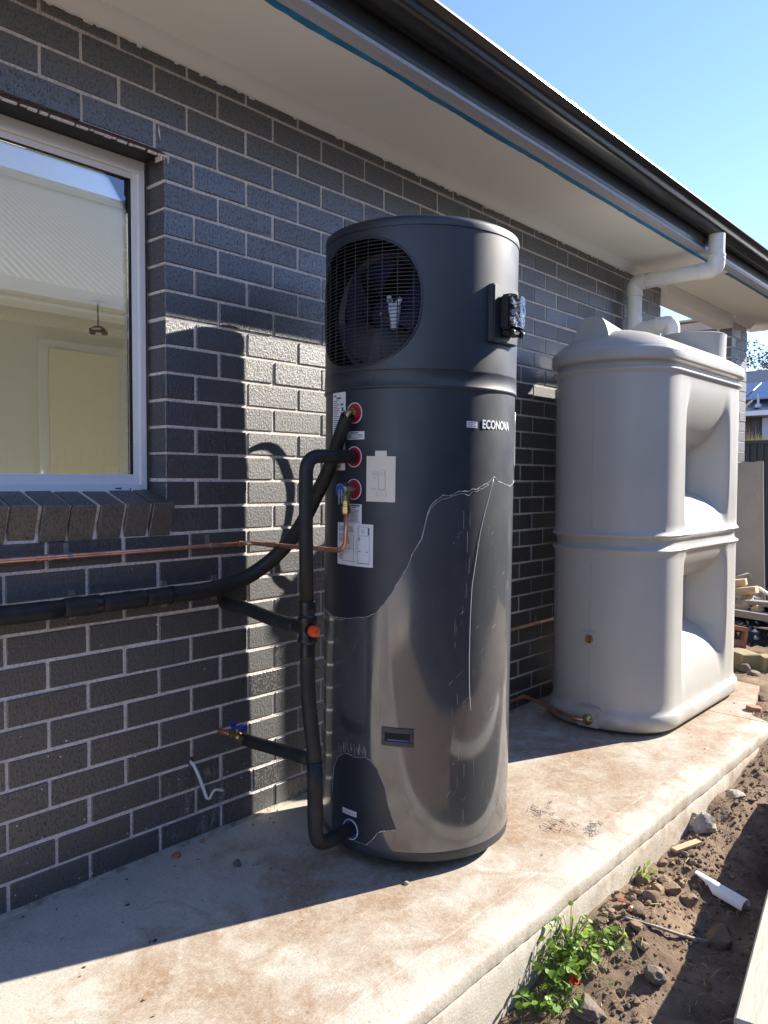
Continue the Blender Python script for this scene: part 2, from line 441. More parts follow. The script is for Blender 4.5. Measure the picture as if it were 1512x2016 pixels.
def fillet(pts, r, n=7):
    pts = [Vector(p) for p in pts]; out = [pts[0]]
    for i in range(1, len(pts) - 1):
        a, b, c = pts[i - 1], pts[i], pts[i + 1]
        d1 = (a - b); d2 = (c - b); rr = min(r, d1.length * .49, d2.length * .49)
        p1 = b + d1.normalized() * rr; p2 = b + d2.normalized() * rr
        for k in range(n + 1):
            u = k / n
            out.append(p1 * (1 - u) ** 2 + b * 2 * u * (1 - u) + p2 * u * u)
    out.append(pts[-1]); return out
def spline(pts, n=8):
    P = [Vector(p) for p in pts]; P = [P[0] * 2 - P[1]] + P + [P[-1] * 2 - P[-2]]; out = []
    for i in range(1, len(P) - 2):
        for k in range(n):
            u = k / n; a, b, c, d = P[i - 1], P[i], P[i + 1], P[i + 2]
            out.append(.5 * ((2 * b) + (c - a) * u + (2 * a - 5 * b + 4 * c - d) * u * u + (3 * b - a - 3 * c + d) * u ** 3))
    out.append(P[-2]); return out
def tag(o, label=None, cat=None, group=None, kind=None):
    if label: o["label"] = label
    if cat: o["category"] = cat
    if group: o["group"] = group
    if kind: o["kind"] = kind
    return o
def empty(name, loc=(0, 0, 0), label=None, cat=None, group=None, rot=(0, 0, 0)):
    o = bpy.data.objects.new(name, None); o.location = loc; o.rotation_euler = rot; o.empty_display_size = .1
    COL.objects.link(o); return tag(o, label, cat, group)
def inst(src, name=None, parent=None, loc=None, rot=None, scale=None):
    o = src.copy(); COL.objects.link(o)
    if parent: o.parent = parent
    if loc is not None: o.location = loc
    if rot is not None: o.rotation_euler = rot
    if scale is not None: o.scale = scale
    return o
def rock_mesh(name, seed, sub=2, amp=.28, squash=.7):
    bm = bmesh.new(); bmesh.ops.create_icosphere(bm, subdivisions=sub, radius=1)
    off = Vector((seed * 3.1, seed * 1.7, seed * .9))
    pl = [(Vector((random.gauss(0, 1), random.gauss(0, 1), random.gauss(0, 1))).normalized(), random.uniform(.48, .80)) for _ in range(11)]
    for v in bm.verts:
        d = v.co.normalized(); r = 1 + amp * noise.noise(d * 1.6 + off) + amp * .5 * noise.noise(d * 4 + off)
        p = d * r
        for n_, k in pl:
            h = p.dot(n_)
            if h > k: p -= n_ * (h - k) * .95
        v.co = Vector((p.x, p.y, p.z * squash))
    me = bpy.data.meshes.new(name); bm.to_mesh(me); bm.free(); return me
def join_text(s, size, m, name, parent, fn, extrude=0.0, bold=0.0):
    cu = bpy.data.curves.new(name, 'FONT'); cu.body = s; cu.size = size; cu.extrude = extrude; cu.offset = bold
    cu.align_x = 'CENTER'; cu.align_y = 'CENTER'; cu.resolution_u = 3
    to = bpy.data.objects.new(name + "_text", cu); COL.objects.link(to)
    bpy.context.view_layer.update()
    me = bpy.data.meshes.new_from_object(to.evaluated_get(bpy.context.evaluated_depsgraph_get()))
    bpy.data.objects.remove(to); bpy.data.curves.remove(cu)
    for v in me.vertices: v.co = Vector(fn(*v.co))
    me.materials.clear(); me.materials.append(m); me.name = name
    o = bpy.data.objects.new(name, me); COL.objects.link(o); o.parent = parent
    return o

# ------------------------------------------------------------------ ground terrain
def yfront(x): return float(np.interp(x, [-9, 2.72, 2.80, 3.45, 3.5], [-1.08, -1.08, -.95, -.80, .0]))
_sx = [-3, -.5, .2, .45, .74, 1.1, 1.56, 2.1, 2.5, 2.8, 4, 9]
_sz = [-.26, -.25, -.222, -.185, -.145, -.168, -.16, -.115, -.075, -.04, -.035, -.02]
def ground_z(x, y):
    yf = yfront(x)
    if y > yf + .04 and x < 3.47: return -.34
    if y > .02 and x < 6.3: return -.34 if x < 3.6 else -.06
    z = float(np.interp(x, _sx, _sz))
    d = max(0.0, -1.08 - y)
    if x < 3.2:
        k = min(1, max(0, (3.2 - x) / 1.2))
        z += -.055 * k * min(1, d / .3) - .02 * k * min(1, d / 1.2)
        # bank of loose soil beside the slab
        z += .035 * k * math.exp(-((d - .10) / .07) ** 2) * (.5 + noise.noise(Vector((x * 3, y * 3, 0))))
    p = Vector((x, y, 0))
    if x < 7 and -3.2 < y < 1:
        z += .030 * noise.noise(p * 2.3) + .020 * noise.noise(p * 7) + .010 * noise.noise(p * 19) + .007 * noise.noise(p * 43) + .004 * noise.noise(p * 90)
    # a trench shadowed against the sleeper
    z -= .10 * math.exp(-((x - 1.62) / .22) ** 2 - ((y + 1.40) / .07) ** 2)
    return z
xs = np.concatenate([np.array([-900, -200, -60, -20, -8, -4, -2, -1, -.5, -.2]), np.arange(0, 1.9, .0125), np.arange(1.9, 3.2, .02), np.arange(3.2, 6.5, .06), np.array([6.6, 7, 8, 9, 10, 14, 22, 50, 200, 900])])
ys = np.concatenate([np.array([-900, -200, -50, -15, -8, -5, -3.5, -2.6, -2.2, -1.9]), np.arange(-1.8, -1.05, .0125), np.arange(-1.04, .3, .06), np.array([.4, 1, 3, 8, 20, 60, 200, 900])])
vs = [(float(x), float(y), ground_z(float(x), float(y))) for y in ys for x in xs]
nx = len(xs)
fs = [(j * nx + i, j * nx + i + 1, (j + 1) * nx + i + 1, (j + 1) * nx + i) for j in range(len(ys) - 1) for i in range(nx - 1)]
g = MB().add(vs, fs).build("ground", m_soil, smooth=True); tag(g, kind="structure")
tag(g, "bare brown earth around the slab and yard")

# ------------------------------------------------------------------ concrete slab
prof = [(-.0, .0), (-.30, -.0037), (-.60, -.0075), (-.90, -.0112), (-.955, -.012), (-.957, -.0145), (-.9615, -.0145), (-.9635, -.012), (-1.064, -.0137),
        (-1.0705, -.0155), (-1.0755, -.0205), (-1.0785, -.030), (-1.079, -.060), (-1.0775, -.0655), (-1.066, -.0685), (-1.075, -.0725), (-1.0785, -.080), (-1.0785, -.12), (-1.079, -.16), (-1.079, -.21), (-1.080, -.36)]
mb = MB(); X = np.concatenate([np.array([-4, -2.5, -1.5, -1]), np.arange(-.8, 2.721, .012)]); m = len(prof)
vs = []
for x in X:
    for k, (y, z) in enumerate(prof):
        p = Vector((x * 9, y * 9, z * 9)); a = 0.0
        if k >= 8: a = .0006
        if 12 <= k <= 16: a = .0028
        if k >= 17: a = .002
        if k in (5, 6): a = .001 if noise.noise(Vector((x * 2.4, 0, 5))) > -.15 else 0
        dy = a * (noise.noise(p) + .6 * noise.noise(p * 4)); dzz = a * .7 * noise.noise(p * 2 + Vector((9, 2, 1))) if k > 8 else 0
        if k in (5, 6) and noise.noise(Vector((x * 2.4, 0, 5))) < -.15: z = -.0121
        vs.append((x, y + dy, z + dzz))
fs = [(i * m + k, i * m + k + 1, (i + 1) * m + k + 1, (i + 1) * m + k) for i in range(len(X) - 1) for k in range(m - 1)]
L = (len(X) - 1) * m
fs.append(tuple(range(L, L + m)))
mb.add(vs, fs)
# mud-covered far part running under the tank
P2 = [(2.722, 0), (3.52, 0), (3.52, -.40), (3.44, -.80), (2.80, -.945), (2.722, -1.05)]
o_ = len(mb.v)
mb.add([(x, y, y / 80 - .0) for x, y in P2] + [(x, y, -.36) for x, y in P2], [tuple(range(6))] + [(k, (k + 1) % 6, (k + 1) % 6 + 6, k + 6) for k in range(6)])
slab = mb.build("concrete_path", m_slab, auto=35); tag(slab, "mud stained concrete path along the brick wall", kind="structure")

drv = MB().box(-14, -4.05, -7.5, 3, -.36, -.10).build("driveway", m_slab); tag(drv, "pale concrete driveway past the end of the house", kind="structure")
# ------------------------------------------------------------------ house
house = empty("brick_house", (0, 0, 0), "single storey house in dark charcoal bricks with cream soffit and black gutter", "house")
HL, HJ, CH = .1198, .086, 2.494     # half brick, course, top bed
XL, XR = -3.2, 3.82                 # wall ends
WX0, WX1, WZ0, WZ1 = -2.5, -.088, 1.10, 2.236
ZB = -.004
mb = MB()
mb.box(XL, XR - .003, .004, .11, -.34, WZ0)
mb.box(WX1 + .004, XR - .003, .004, .11, WZ0, 2.60)
mb.box(XL, WX1 + .004, .004, .11, WZ1 + .003, 2.60)
mb.box(XL, WX0, .004, .11, WZ0, WZ1 + .003)
mb.box(5.303, 5.697, .004, .60, -.34, 2.56)      # pier beyond the porch recess
wall = mb.build("brick_wall", m_mortar, house)
def brick_mesh(name, L, H=.076, D=.10, bev=.0022):
    bm = bmesh.new(); bmesh.ops.create_cube(bm, size=1)
    for v in bm.verts: v.co = Vector((v.co.x * L, v.co.y * D + D / 2, v.co.z * H))
    fe = [e for e in bm.edges if all(v.co.y < .001 for v in e.verts)] + [e for e in bm.edges if abs(e.verts[0].co.y - e.verts[1].co.y) > .01]
    bmesh.ops.bevel(bm, geom=fe, offset=bev, segments=1, affect='EDGES')
    me = bpy.data.meshes.new(name); bm.to_mesh(me); bm.free(); me.materials.append(m_brick); return me
bricks = []      # (cx, cz, length, face)
def lay(i, x0, x1, face='f'):
    zc = CH - i * HJ - HJ / 2
    bricks.append(((x0 + x1) / 2, zc, x1 - x0, face))
for i in range(-1, 29):
    odd = (i % 2 == 0)
    zt = CH - i * HJ
    perps = [XL] + [j * HL for j in range(-26, 32) if (j % 2 != 0) == odd and XL + .06 < j * HL < XR - .06] + [XR + .005]
    if i >= 26: perps = [perps[0]] + [p + (.018 if i == 27 else 0) for p in perps[1:-1]] + [perps[-1]]
    op = 3 <= i <= 15
    if op:
        cp = [WX1 - .005] + ([.025] if not odd else []) + [p for p in perps if p > .08]
        lp = [p for p in perps if p < WX0 - .05] + [WX0 + .005]
        segs = list(zip(lp[:-1], lp[1:])) + list(zip(cp[:-1], cp[1:]))
    elif i == 16:
        cp = [-.088 + .012] + [p for p in perps if p > .0]
        lp = [p for p in perps if p < WX0 - .05] + [WX0 + .005]
        segs = list(zip(lp[:-1], lp[1:])) + list(zip(cp[:-1], cp[1:]))
    else:
        segs = list(zip(perps[:-1], perps[1:]))
    for a, b in segs: lay(i, a + .005, b - .005)
# pier faces
for i in range(0, 29):
    odd = (i % 2 == 0)
    a = [5.30, 5.53, 5.70] if odd else [5.30, 5.41, 5.70]
    for p, q in zip(a[:-1], a[1:]): lay(i, p + (.0 if p == 5.30 else .005), q - (.005 if q < 5.69 else 0), 'f')
    a = [.115, .35, .60] if odd else [.115, .23, .47, .60]
    for p, q in zip(a[:-1], a[1:]): lay(i, p + .005, q - .005, 's')
def visible_size(b):
    cx, cz, Lb, fc = b
    p = Vector((cx, 0, cz)) if fc == 'f' else Vector((5.3, cx, cz))
    d = p - CAM; dep = d.dot(_f)
    if dep < .2: return 0
    u, v = d.dot(_r) / dep, d.dot(_u) / dep
    if abs(u) > .54 or abs(v) > .70: return 0
    # behind the heater?
    d2 = Vector((d.x, d.y)); hc = Vector((.586 - CAM.x, -.48 - CAM.y)); tt = hc.dot(d2.normalized())
    if abs(d2.normalized().x * hc.y - d2.normalized().y * hc.x) < .25 and tt < d2.length and (p.z - CAM.z) / d2.length * tt + CAM.z < 1.93: return 0
    # behind the tank?
    az = math.degrees(math.atan2(d.y, d.x))
    if 17 < az < 28.0 and (p.z - CAM.z) / d.length < .13: return 0
    nrm = Vector((0, -1, 0)) if fc == 'f' else Vector((-1, 0, 0))
    return Lb * .076 * abs(d.normalized().dot(nrm)) / (dep * dep)
sz = [(visible_size(b), k) for k, b in enumerate(bricks)]
sz.sort(reverse=True)
N_SILL = 9
keep = [k for s_, k in sz[:300 - N_SILL - 1] if s_ > 0]
keepset = set(keep)
bmeshes = {}
def brick_obj(b, idx):
    cx, cz, Lb, fc = b
    key = round(Lb, 3)
    if key not in bmeshes: bmeshes[key] = brick_mesh("brick", Lb)
    o = bpy.data.objects.new("brick", bmeshes[key]); COL.objects.link(o); o.parent = wall
    jx, jy, jz = random.gauss(0, .0008), random.gauss(0, .0007), random.gauss(0, .0007)
    if fc == 'f': o.location = (cx + jx, jy, cz + jz); o.rotation_euler = (random.gauss(0, .004), random.gauss(0, .0022), random.gauss(0, .003))
    else: o.location = (5.30 + jy, cx + jx, cz + jz); o.rotation_euler = (0, 0, -PI / 2)
    return o
for k in keep: brick_obj(bricks[k], k)
mb = MB()
for k, b in enumerate(bricks):
    if k in keepset: continue
    cx, cz, Lb, fc = b; j = random.gauss(0, .0007)
    if fc == 'f': mb.box(cx - Lb / 2, cx + Lb / 2, j, .10, cz - .038, cz + .038)
    else: mb.box(5.30 + j, 5.40, cx - Lb / 2, cx + Lb / 2, cz - .038, cz + .038)
st = mb.build("bricks", m_brick, wall); st["kind"] = "stuff"
# white splashes / mortar smears on the wall
mb = MB()
for k in range(60):
    x = random.uniform(-.6, .25); z = random.uniform(.01, .35) if k < 45 else random.uniform(.4, 2.3); z = z - 1.1 if (x < -.07 and 1.0 < z < 2.26) else z; r = random.uniform(.001, .0032)
    a = [random.uniform(.6, 1.3) * r for _ in range(6)]
    mb.add([(x + a[q] * math.cos(q * PI / 3), -.0026, z + a[q] * math.sin(q * PI / 3)) for q in range(6)], [tuple(range(6))])
for (x, z, l) in ((-.108, 2.315, .05), (2.90, 2.36, .03)):
    mb.add([(x, -.003, z), (x + .004, -.003, z - l * .5), (x + .007, -.003, z - l), (x - .002, -.003, z - l * .5)], [(0, 1, 2, 3)])
mb.build("plaster_splashes", m_trim, wall)["kind"] = "stuff"

# window: lintel, sill, frame, glass
lin = MB().box(WX0, WX1 - .008, .0015, .095, 2.2235, 2.233).build("lintel", m_lintel, house)
mb = MB(); x = WX0
pts = []
while x < WX1 + .01:
    pts.append((x, -.001 + random.uniform(-.001, .001), 2.2285 + random.uniform(-.0012, .0012))); x += .015
mb.tube(pts, .0042, 6); mb.build("rust_edge", m_rust, lin, smooth=True)
mb = MB(); x = WX0
while x < WX1 + .01:
    w = random.uniform(.01, .04); h = random.uniform(.001, .006)
    mb.box(x, x + w, -.003 - random.uniform(0, .003), .004, 2.2235 - h, 2.2245); x += w + random.uniform(0, .012)
for k in range(6): mb.box(WX1 - .012 + k * .005, WX1 - .009 + k * .005, -.004, .03, 2.224 - random.uniform(.004, .02), 2.232)
mb.build("mortar_squeeze", m_mortar, lin)
sill = MB()
ang = math.atan2(.042, .13)
def sill_pt(y, zoff): return y, 1.132 + (y + .03) * math.tan(ang) + zoff
sp_ = [sill_pt(-.020, -.006), sill_pt(.12, -.004), (.12, 1.035), (.018, 1.033)]
sill.prism(sp_, WX0, -.079)
sillo = sill.build("window_sill", m_mortar, house)
bmS = bmesh.new(); bmesh.ops.create_cube(bmS, size=1)
for v in bmS.verts: v.co = Vector((v.co.x * .076, (v.co.y + .5) * .16, (v.co.z - .5) * .110))
bmesh.ops.bevel(bmS, geom=list(bmS.edges), offset=.002, segments=1, affect='EDGES')
meS = bpy.data.meshes.new("brick"); bmS.to_mesh(meS); bmS.free(); meS.materials.append(m_brick)
xc = -.078 - .038
for k in range(28):
    if k < N_SILL:
        o = bpy.data.objects.new("brick", meS); COL.objects.link(o); o.parent = sillo
        o.location = (xc + random.gauss(0, .001), -.032 + random.gauss(0, .002), 1.132 + random.gauss(0, .001)); o.rotation_euler = (ang, random.gauss(0, .004), random.gauss(0, .012))
    xc -= .0865
mb = MB(); xc = -.078 - .038 - .0865 * N_SILL
for k in range(19): mb.box(xc - .038, xc + .038, -.03, .12, 1.03, 1.131); xc -= .0865
mb.build("sill_bricks", m_brick, sillo)["kind"] = "stuff"

win = empty("window", (0, 0, 0)); win.parent = house
mb = MB(); yf = .092
mb.box(WX0, -.100, yf, yf + .07, 2.186, 2.2225)      # head
mb.box(-.122, -.100, yf, yf + .07, 1.166, 2.1858)     # right jamb
mb.box(WX0, -.1222, yf - .004, yf + .07, 1.166, 1.189)   # sill frame lower
mb.box(WX0, -.1222, yf + .010, yf + .068, 1.1892, 1.207)  # sill upper track
mb.build("window_frame", m_alum, win, bevel=.0018)
mb = MB()
mb.box(WX0, -.1386, yf + .016, yf + .046, 1.2072, 1.222); mb.box(WX0, -.1386, yf + .016, yf + .046, 2.166, 2.1856)
mb.box(-.1384, -.1224, yf + .014, yf + .046, 1.2072, 2.1856)
mb.build("sash", m_alum, win, bevel=.0015)
mb = MB(); mb.box(-.1444, -.1388, yf + .020, yf + .04, 1.2224, 2.1656); mb.box(WX0, -.1446, yf + .020, yf + .04, 2.1626, 2.1656); mb.build("gasket", m_gasket, win)
mb = MB(); mb.box(-.215, -.195, yf - .0048, yf - .0030, 1.1755, 1.1795); mb.box(-.165, -.162, yf - .0048, yf - .003, 1.170, 1.178); mb.build("drain_slot", m_gasket, win)
MB().box(WX0, -.1446, yf + .029, yf + .034, 1.2224, 2.1624).build("pane", m_glass, win)
MB().box(-1.36, -1.32, yf + .012, yf + .05, 1.2075, 2.1855).build("mullion", m_alum, win)
# room behind the window; side openings added to let daylight in
mb = MB()
RX0, RX1, RY0, RY1, RZ0, RZ1 = -3.0, 2.75, .175, 3.25, .02, 2.445
mb.box(-.1, RX1, RY0, RY0 + .03, RZ0, RZ1); mb.box(RX0, -.1, RY0, RY0 + .03, RZ0, 1.17); mb.box(RX0, -.1, RY0, RY0 + .03, 2.22, RZ1); mb.box(RX0, WX0, RY0, RY0 + .03, 1.17, 2.22)
mb.box(-.10, -.085, .163, RY0 - .001, 1.17, 2.22)
mb.box(RX0, RX1, RY1, RY1 + .05, RZ0, RZ1); mb.box(RX1, RX1 + .05, RY0, .35, RZ0, RZ1); mb.box(RX1, RX1 + .05, 2.5, RY1, RZ0, RZ1); mb.box(RX1, RX1 + .05, .35, 2.5, 2.4, RZ1)
mb.box(RX0 - .05, RX0, RY0, .5, RZ0, RZ1); mb.box(RX0 - .05, RX0, 3.1, RY1, RZ0, RZ1); mb.box(RX0 - .05, RX0, .5, 3.1, 2.35, RZ1)
mb.box(RX0, RX1, RY0, RY1, RZ1, RZ1 + .02)
room = mb.build("room_walls", m_plaster, house)
MB().prism([(RY1 - .06, RZ1), (RY1 - .045, RZ1 - .03), (RY1 - .002, RZ1 - .075), (RY1 - .002, RZ1)], RX0, RX1).build("ceiling_cornice", m_trim, room)
MB().box(RX0, RX1, RY0 + .03, RY1, RZ0 - .03, RZ0).build("room_floor", m_floor, house)
dr = MB().box(1.06, 1.585, RY1 - .035, RY1 - .002, RZ0, 2.115).build("room_door", m_door, house)
mb = MB(); mb.box(.995, 1.058, RY1 - .024, RY1 - .001, RZ0, 2.18); mb.box(1.587, 1.65, RY1 - .024, RY1 - .001, RZ0, 2.18); mb.box(1.0585, 1.5865, RY1 - .024, RY1 - .001, 2.117, 2.18)
mb.build("architrave", m_trim, dr)

# eaves
eav = MB()
eav.box(XL - .1, 6.15, -.44, -.0005, 2.575, 2.585); eav.box(XR + .001, 6.15, 0, .112, 2.575, 2.585); eav.box(5.25, 5.75, .113, .65, 2.575, 2.585)
sof = eav.build("soffit", m_soffit, house)
MB().box(3.80, 3.86, -.43, -.055, 2.5715, 2.5748).build("cover_strip", m_soffit, sof)
mb = MB(); mb.prism([(-.0006, 2.529), (-.011, 2.530), (-.026, 2.539), (-.040, 2.556), (-.047, 2.5665), (-.050, 2.5745), (-.0006, 2.5745)], XL, XR + .02, 1)
mb.prism([(-.0006, 2.529), (-.011, 2.530), (-.047, 2.5665), (-.050, 2.5745), (-.0006, 2.5745)], 5.26, 5.74)
mb.build("scotia", m_trim, house, auto=25)
MB().box(XR + .021, 5.259, -.025, .11, 2.47, 2.5745).build("porch_beam", m_trim, house, bevel=.003)
# ragged gap filler under the scotia
mb = MB(); x = -.7
while x < 3.8:
    w = random.uniform(.004, .03)
    if random.random() < .5: mb.box(x, x + w, -.006, -.0008, 2.5285 - random.uniform(.001, .007), 2.5305)
    x += w + random.uniform(.005, .05)
mb.build("filler_drips", m_trim, house)["kind"] = "stuff"
mb = MB(); X_ = np.arange(-2.0, 3.7, .02); vs = []
for x in X_:
    w = .010 + .008 * noise.noise(Vector((x * 5, 0, 3))) + .004 * noise.noise(Vector((x * 31, 0, 1))); h = .008 + .005 * noise.noise(Vector((x * 7, 4, 0)))
    vs += [(x, -.0005, h), (x, -.006 - w * .4, h * .7), (x, -.012 - w, -.001), (x, -.0005, -.004)]
mb.add(vs, [(4 * k + j, 4 * k + j + 4, 4 * k + (j + 1) % 4 + 4, 4 * k + (j + 1) % 4) for k in range(len(X_) - 1) for j in range(4)])
mb.build("mortar_fillet", m_concrete, house)
# blue masking tape with an uneven edge
vs = []; n = 400
for k in range(n + 1):
    x = XL + (6.1 - XL) * k / n
    e = -.402 + .009 * noise.noise(Vector((x * 3, 0, 0))) + .004 * noise.noise(Vector((x * 22, 0, 0)))
    vs += [(x, e, 2.5738), (x, -.438, 2.5738)]
MB().add(vs, [(2 * k, 2 * k + 1, 2 * k + 3, 2 * k + 2) for k in range(n)]).build("masking_tape", m_tapeblue, sof)
mb = MB()
mb.prism([(-.436, 2.573), (-.441, 2.5645), (-.452, 2.5645), (-.456, 2.5685), (-.488, 2.5655), (-.494, 2.5605), (-.5025, 2.561), (-.5025, 2.5735)], XL - .1, 6.16)
mb.build("fascia_lip", m_fascialip, house)
mb = MB(); mb.prism([(-.485, 2.574), (-.5035, 2.574), (-.5075, 2.588), (-.5045, 2.5915), (-.5045, 2.755), (-.485, 2.755)], XL - .1, 6.16)
mb.build("fascia", m_fascia, house)
gp_ = [(-.508, 2.755), (-.508, 2.652), (-.512, 2.647), (-.545, 2.6445), (-.5475, 2.6405), (-.5505, 2.6445), (-.596, 2.6465), (-.606, 2.651), (-.612, 2.659), (-.613, 2.672), (-.622, 2.684), (-.634, 2.690), (-.641, 2.698), (-.640, 2.706), (-.632, 2.709), (-.625, 2.704),
       (-.627, 2.699), (-.630, 2.699), (-.628, 2.694), (-.618, 2.689), (-.609, 2.675), (-.608, 2.662), (-.602, 2.656), (-.512, 2.652), (-.512, 2.755)]
gut = MB().prism(gp_, XL - .12, 6.2).build("gutter", m_gutter, house, auto=40)
rf = MB()
RS_ = (4.85 - 2.752) / 5.56
def roof_piece(x0, x1, y1):
    z1 = 2.752 + (y1 + .56) * RS_
    rf.add([(x0, -.56, 2.752), (x1, -.56, 2.752), (x1, y1, z1), (x0, y1, z1), (x0, -.56, 2.744), (x1, -.56, 2.744), (x1, y1, z1 - .008), (x0, y1, z1 - .008)],
       [(0, 1, 2, 3), (4, 7, 6, 5), (0, 4, 5, 1), (1, 5, 6, 2), (2, 6, 7, 3), (3, 7, 4, 0)])
roof_piece(XL - .15, XR + .1, 5); roof_piece(XR + .1005, 6.22, .12)
for k in range(90):
    x = XL + k * .104; y1 = 5 if x < XR + .07 else .12; z1 = 2.7525 + (y1 + .56) * RS_
    rf.add([(x, -.56, 2.7525), (x + .012, -.56, 2.775), (x + .024, -.56, 2.7525), (x, y1, z1), (x + .012, y1, z1 + .0225), (x + .024, y1, z1)], [(0, 1, 4, 3), (1, 2, 5, 4), (0, 2, 1), (3, 4, 5)])
rf.build("roof", m_roof, house)
mb = MB(); mb.box(XL, XL + .1, .111, 5, -.3, .4); mb.box(XL, XL + .1, 3.3, 6, .4, 2.55); mb.box(XR - .1, XR, .111, .35, -.3, 2.57); mb.box(XR - .1, XR, 2.95, 5, -.3, 2.57); mb.box(XR - .1, XR, .35, 2.95, 2.4, 2.57); mb.box(XL, 5.7, 5, 5.1, -.3, 2.57); mb.box(XR + .001, 6.1, 3.4, 3.5, -.3, 2.57)  # openings in the unseen end walls added to let sun into the room
mb.build("back_walls", m_farwall, house)

# pendant wires in the room
lf = empty("hanging_light_fitting", (1.30, 2.98, 2.443), "unfinished light fitting hanging on a wire behind the window glass", "light fitting")
MB().tube([(0, 0, 0), (0, 0, -.10), (.002, .003, -.165)], .005, 6).build("wire", m_dark, lf)
MB().lathe([(0, 0), (.045, 0), (.045, -.012), (0, -.012)], 20).build("ceiling_rose", m_trim, lf)
mb = MB(); mb.lathe([(0, -.165), (.028, -.168), (.045, -.182), (.045, -.205), (0, -.21)], 18); mb.build("lamp_holder", m_dark, lf, auto=40)
mb = MB(); mb.lathe([(.046, -.186), (.060, -.190), (.062, -.198), (.046, -.200)], 18); mb.build("holder_ring", m_silver, lf, auto=40)
mb = MB()
for a in (.3, 1.9, 3.3, 4.7): mb.box(.055 * math.cos(a) - .012, .055 * math.cos(a) + .022, .055 * math.sin(a) - .01, .055 * math.sin(a) + .012, -.218, -.190)
mb.build("clip", m_dark, lf)

# ------------------------------------------------------------------ heat pump water heater
LEAN = .0105
HT = empty("water_heater", (.587, -.479, 0), "tall slate blue cylindrical heat pump water heater with round fan grille and peeling film", "water heater", rot=(LEAN, 0, 0))
R0 = .3198
def cyl(th, z, r=R0):
    a = rad(th); return (r * math.cos(a), r * math.sin(a), z)
mb = MB()
for a in (40, 160, 280): mb.lathe([(0, .001), (.03, .001), (.03, .022), (0, .022)], 14, (.2 * math.cos(rad(a)), .2 * math.sin(rad(a)), 0))
mb.build("foot", m_dark, HT)
MB().lathe([(0, .019), (.300, .019), (.309, .022), (.3195, .031), (.3218, .052), (.3208, .058), (.31, .058), (0, .058)], 128).build("base_ring", m_case, HT, auto=40)
MB().lathe([(0, .056), (R0, .056), (R0, 1.4885), (0, 1.4885)], 160).build("lower_casing", m_case, HT, auto=40)
# upper housing with the oval fan opening
TH0, ZC, AW, AH, PW = 180.0, 1.752, 39.3, .194, 2.35
def hole(th):
    u = abs(th - TH0) / AW
    if u >= 1: return None
    h = AH * (1 - u ** PW) ** (1 / PW); return ZC - h, ZC + h
mb = MB(); RU = .3228
ths = sorted(set([round(x, 3) for x in np.arange(0, 360, 2.0)] + [round(TH0 + s_ * AW * math.sin(q), 3) for q in np.linspace(0, PI / 2, 40) for s_ in (-1, 1)]))
z0, z1 = 1.5435, 1.9665
def col(th):
    h = hole(th)
    return h if h else (ZC, ZC)
T_ = ths + [ths[0] + 360]
for a, b in zip(T_[:-1], T_[1:]):
    ha, hb = col(a % 360), col(b % 360)
    for (za0, za1, zb0, zb1) in ((z0, ha[0], z0, hb[0]), (ha[1], z1, hb[1], z1)):
        mb.add([cyl(a, za0, RU), cyl(b, zb0, RU), cyl(b, zb1, RU), cyl(a, za1, RU)], [(0, 1, 2, 3)])
uh = mb.build("upper_housing", m_case, HT)
bm = bmesh.new(); bm.from_mesh(uh.data); bmesh.ops.remove_doubles(bm, verts=bm.verts, dist=.0004); bmesh.ops.recalc_face_normals(bm, faces=bm.faces); bm.to_mesh(uh.data); bm.free(); uh.data.shade_smooth(); uh.data.set_sharp_from_angle(angle=rad(40))
# opening rim
rim = [cyl(TH0 + AW * math.copysign(abs(math.cos(q)) ** (2 / PW), math.cos(q)), ZC + AH * math.copysign(abs(math.sin(q)) ** (2 / PW), math.sin(q)), RU - .001) for q in np.linspace(0, 2 * PI, 97)]
MB().tube(rim, .0045, 8, caps=False).build("opening_rim", m_case, uh, smooth=True)
MB().lathe([(.3208, 1.4865), (.3245, 1.489), (.3255, 1.4925), (.3245, 1.497), (.3238, 1.4985), (.3238, 1.539), (.3245, 1.5405), (.3245, 1.5415), (.3223, 1.5425), (.3218, 1.5432), (.3228, 1.5438)], 160).build("joint_band", m_case, HT, auto=50)
MB().lathe([(.3223, 1.9655), (.3215, 1.967), (.3219, 1.9690), (.3248, 1.9700), (.3253, 1.985), (.3228, 1.9945), (.314, 2.0000), (.29, 2.0025), (.0, 2.008)], 160).build("top_lid", m_case, HT, auto=50)
MB().lathe([(.3195, 1.4885), (.2, 1.4890), (.0, 1.489)], 64).build("inner_deck", m_void, HT)
# fan behind the grille
MB().box(-.125, -.12, -.29, .27, 1.55, 1.96).build("fan_shade_sheet", m_void, HT)  # flat dark sheet, its colour stands in for the shaded housing inside
fan = empty("fan", (-.20, -.012, 1.735)); fan.parent = HT
MB().lathe([(0, .012), (.035, .010), (.052, 0.0), (.054, -.05), (0, -.05)], 28, axis='-x').build("fan_hub", m_fan, fan, auto=40)
MB().lathe([(0, .017), (.006, .017), (.007, .010)], 10, axis='-x').build("fan_nut", m_metal, fan)
bl = MB()
g_ = []
for i in range(9):
    for j in range(7):
        rr = .05 + .118 * i / 8; w = (.42 + .16 * i / 8); a = (j / 6 - .5) * w * 2.1
        g_.append((.028 * (j / 6 - .5) * 2 - .02, rr * math.sin(a), rr * math.cos(a)))
bl.add(g_, [(i * 7 + j, i * 7 + j + 1, (i + 1) * 7 + j + 1, (i + 1) * 7 + j) for i in range(8) for j in range(6)])
blo = bl.build("fan_blade", m_fan, fan, smooth=True)
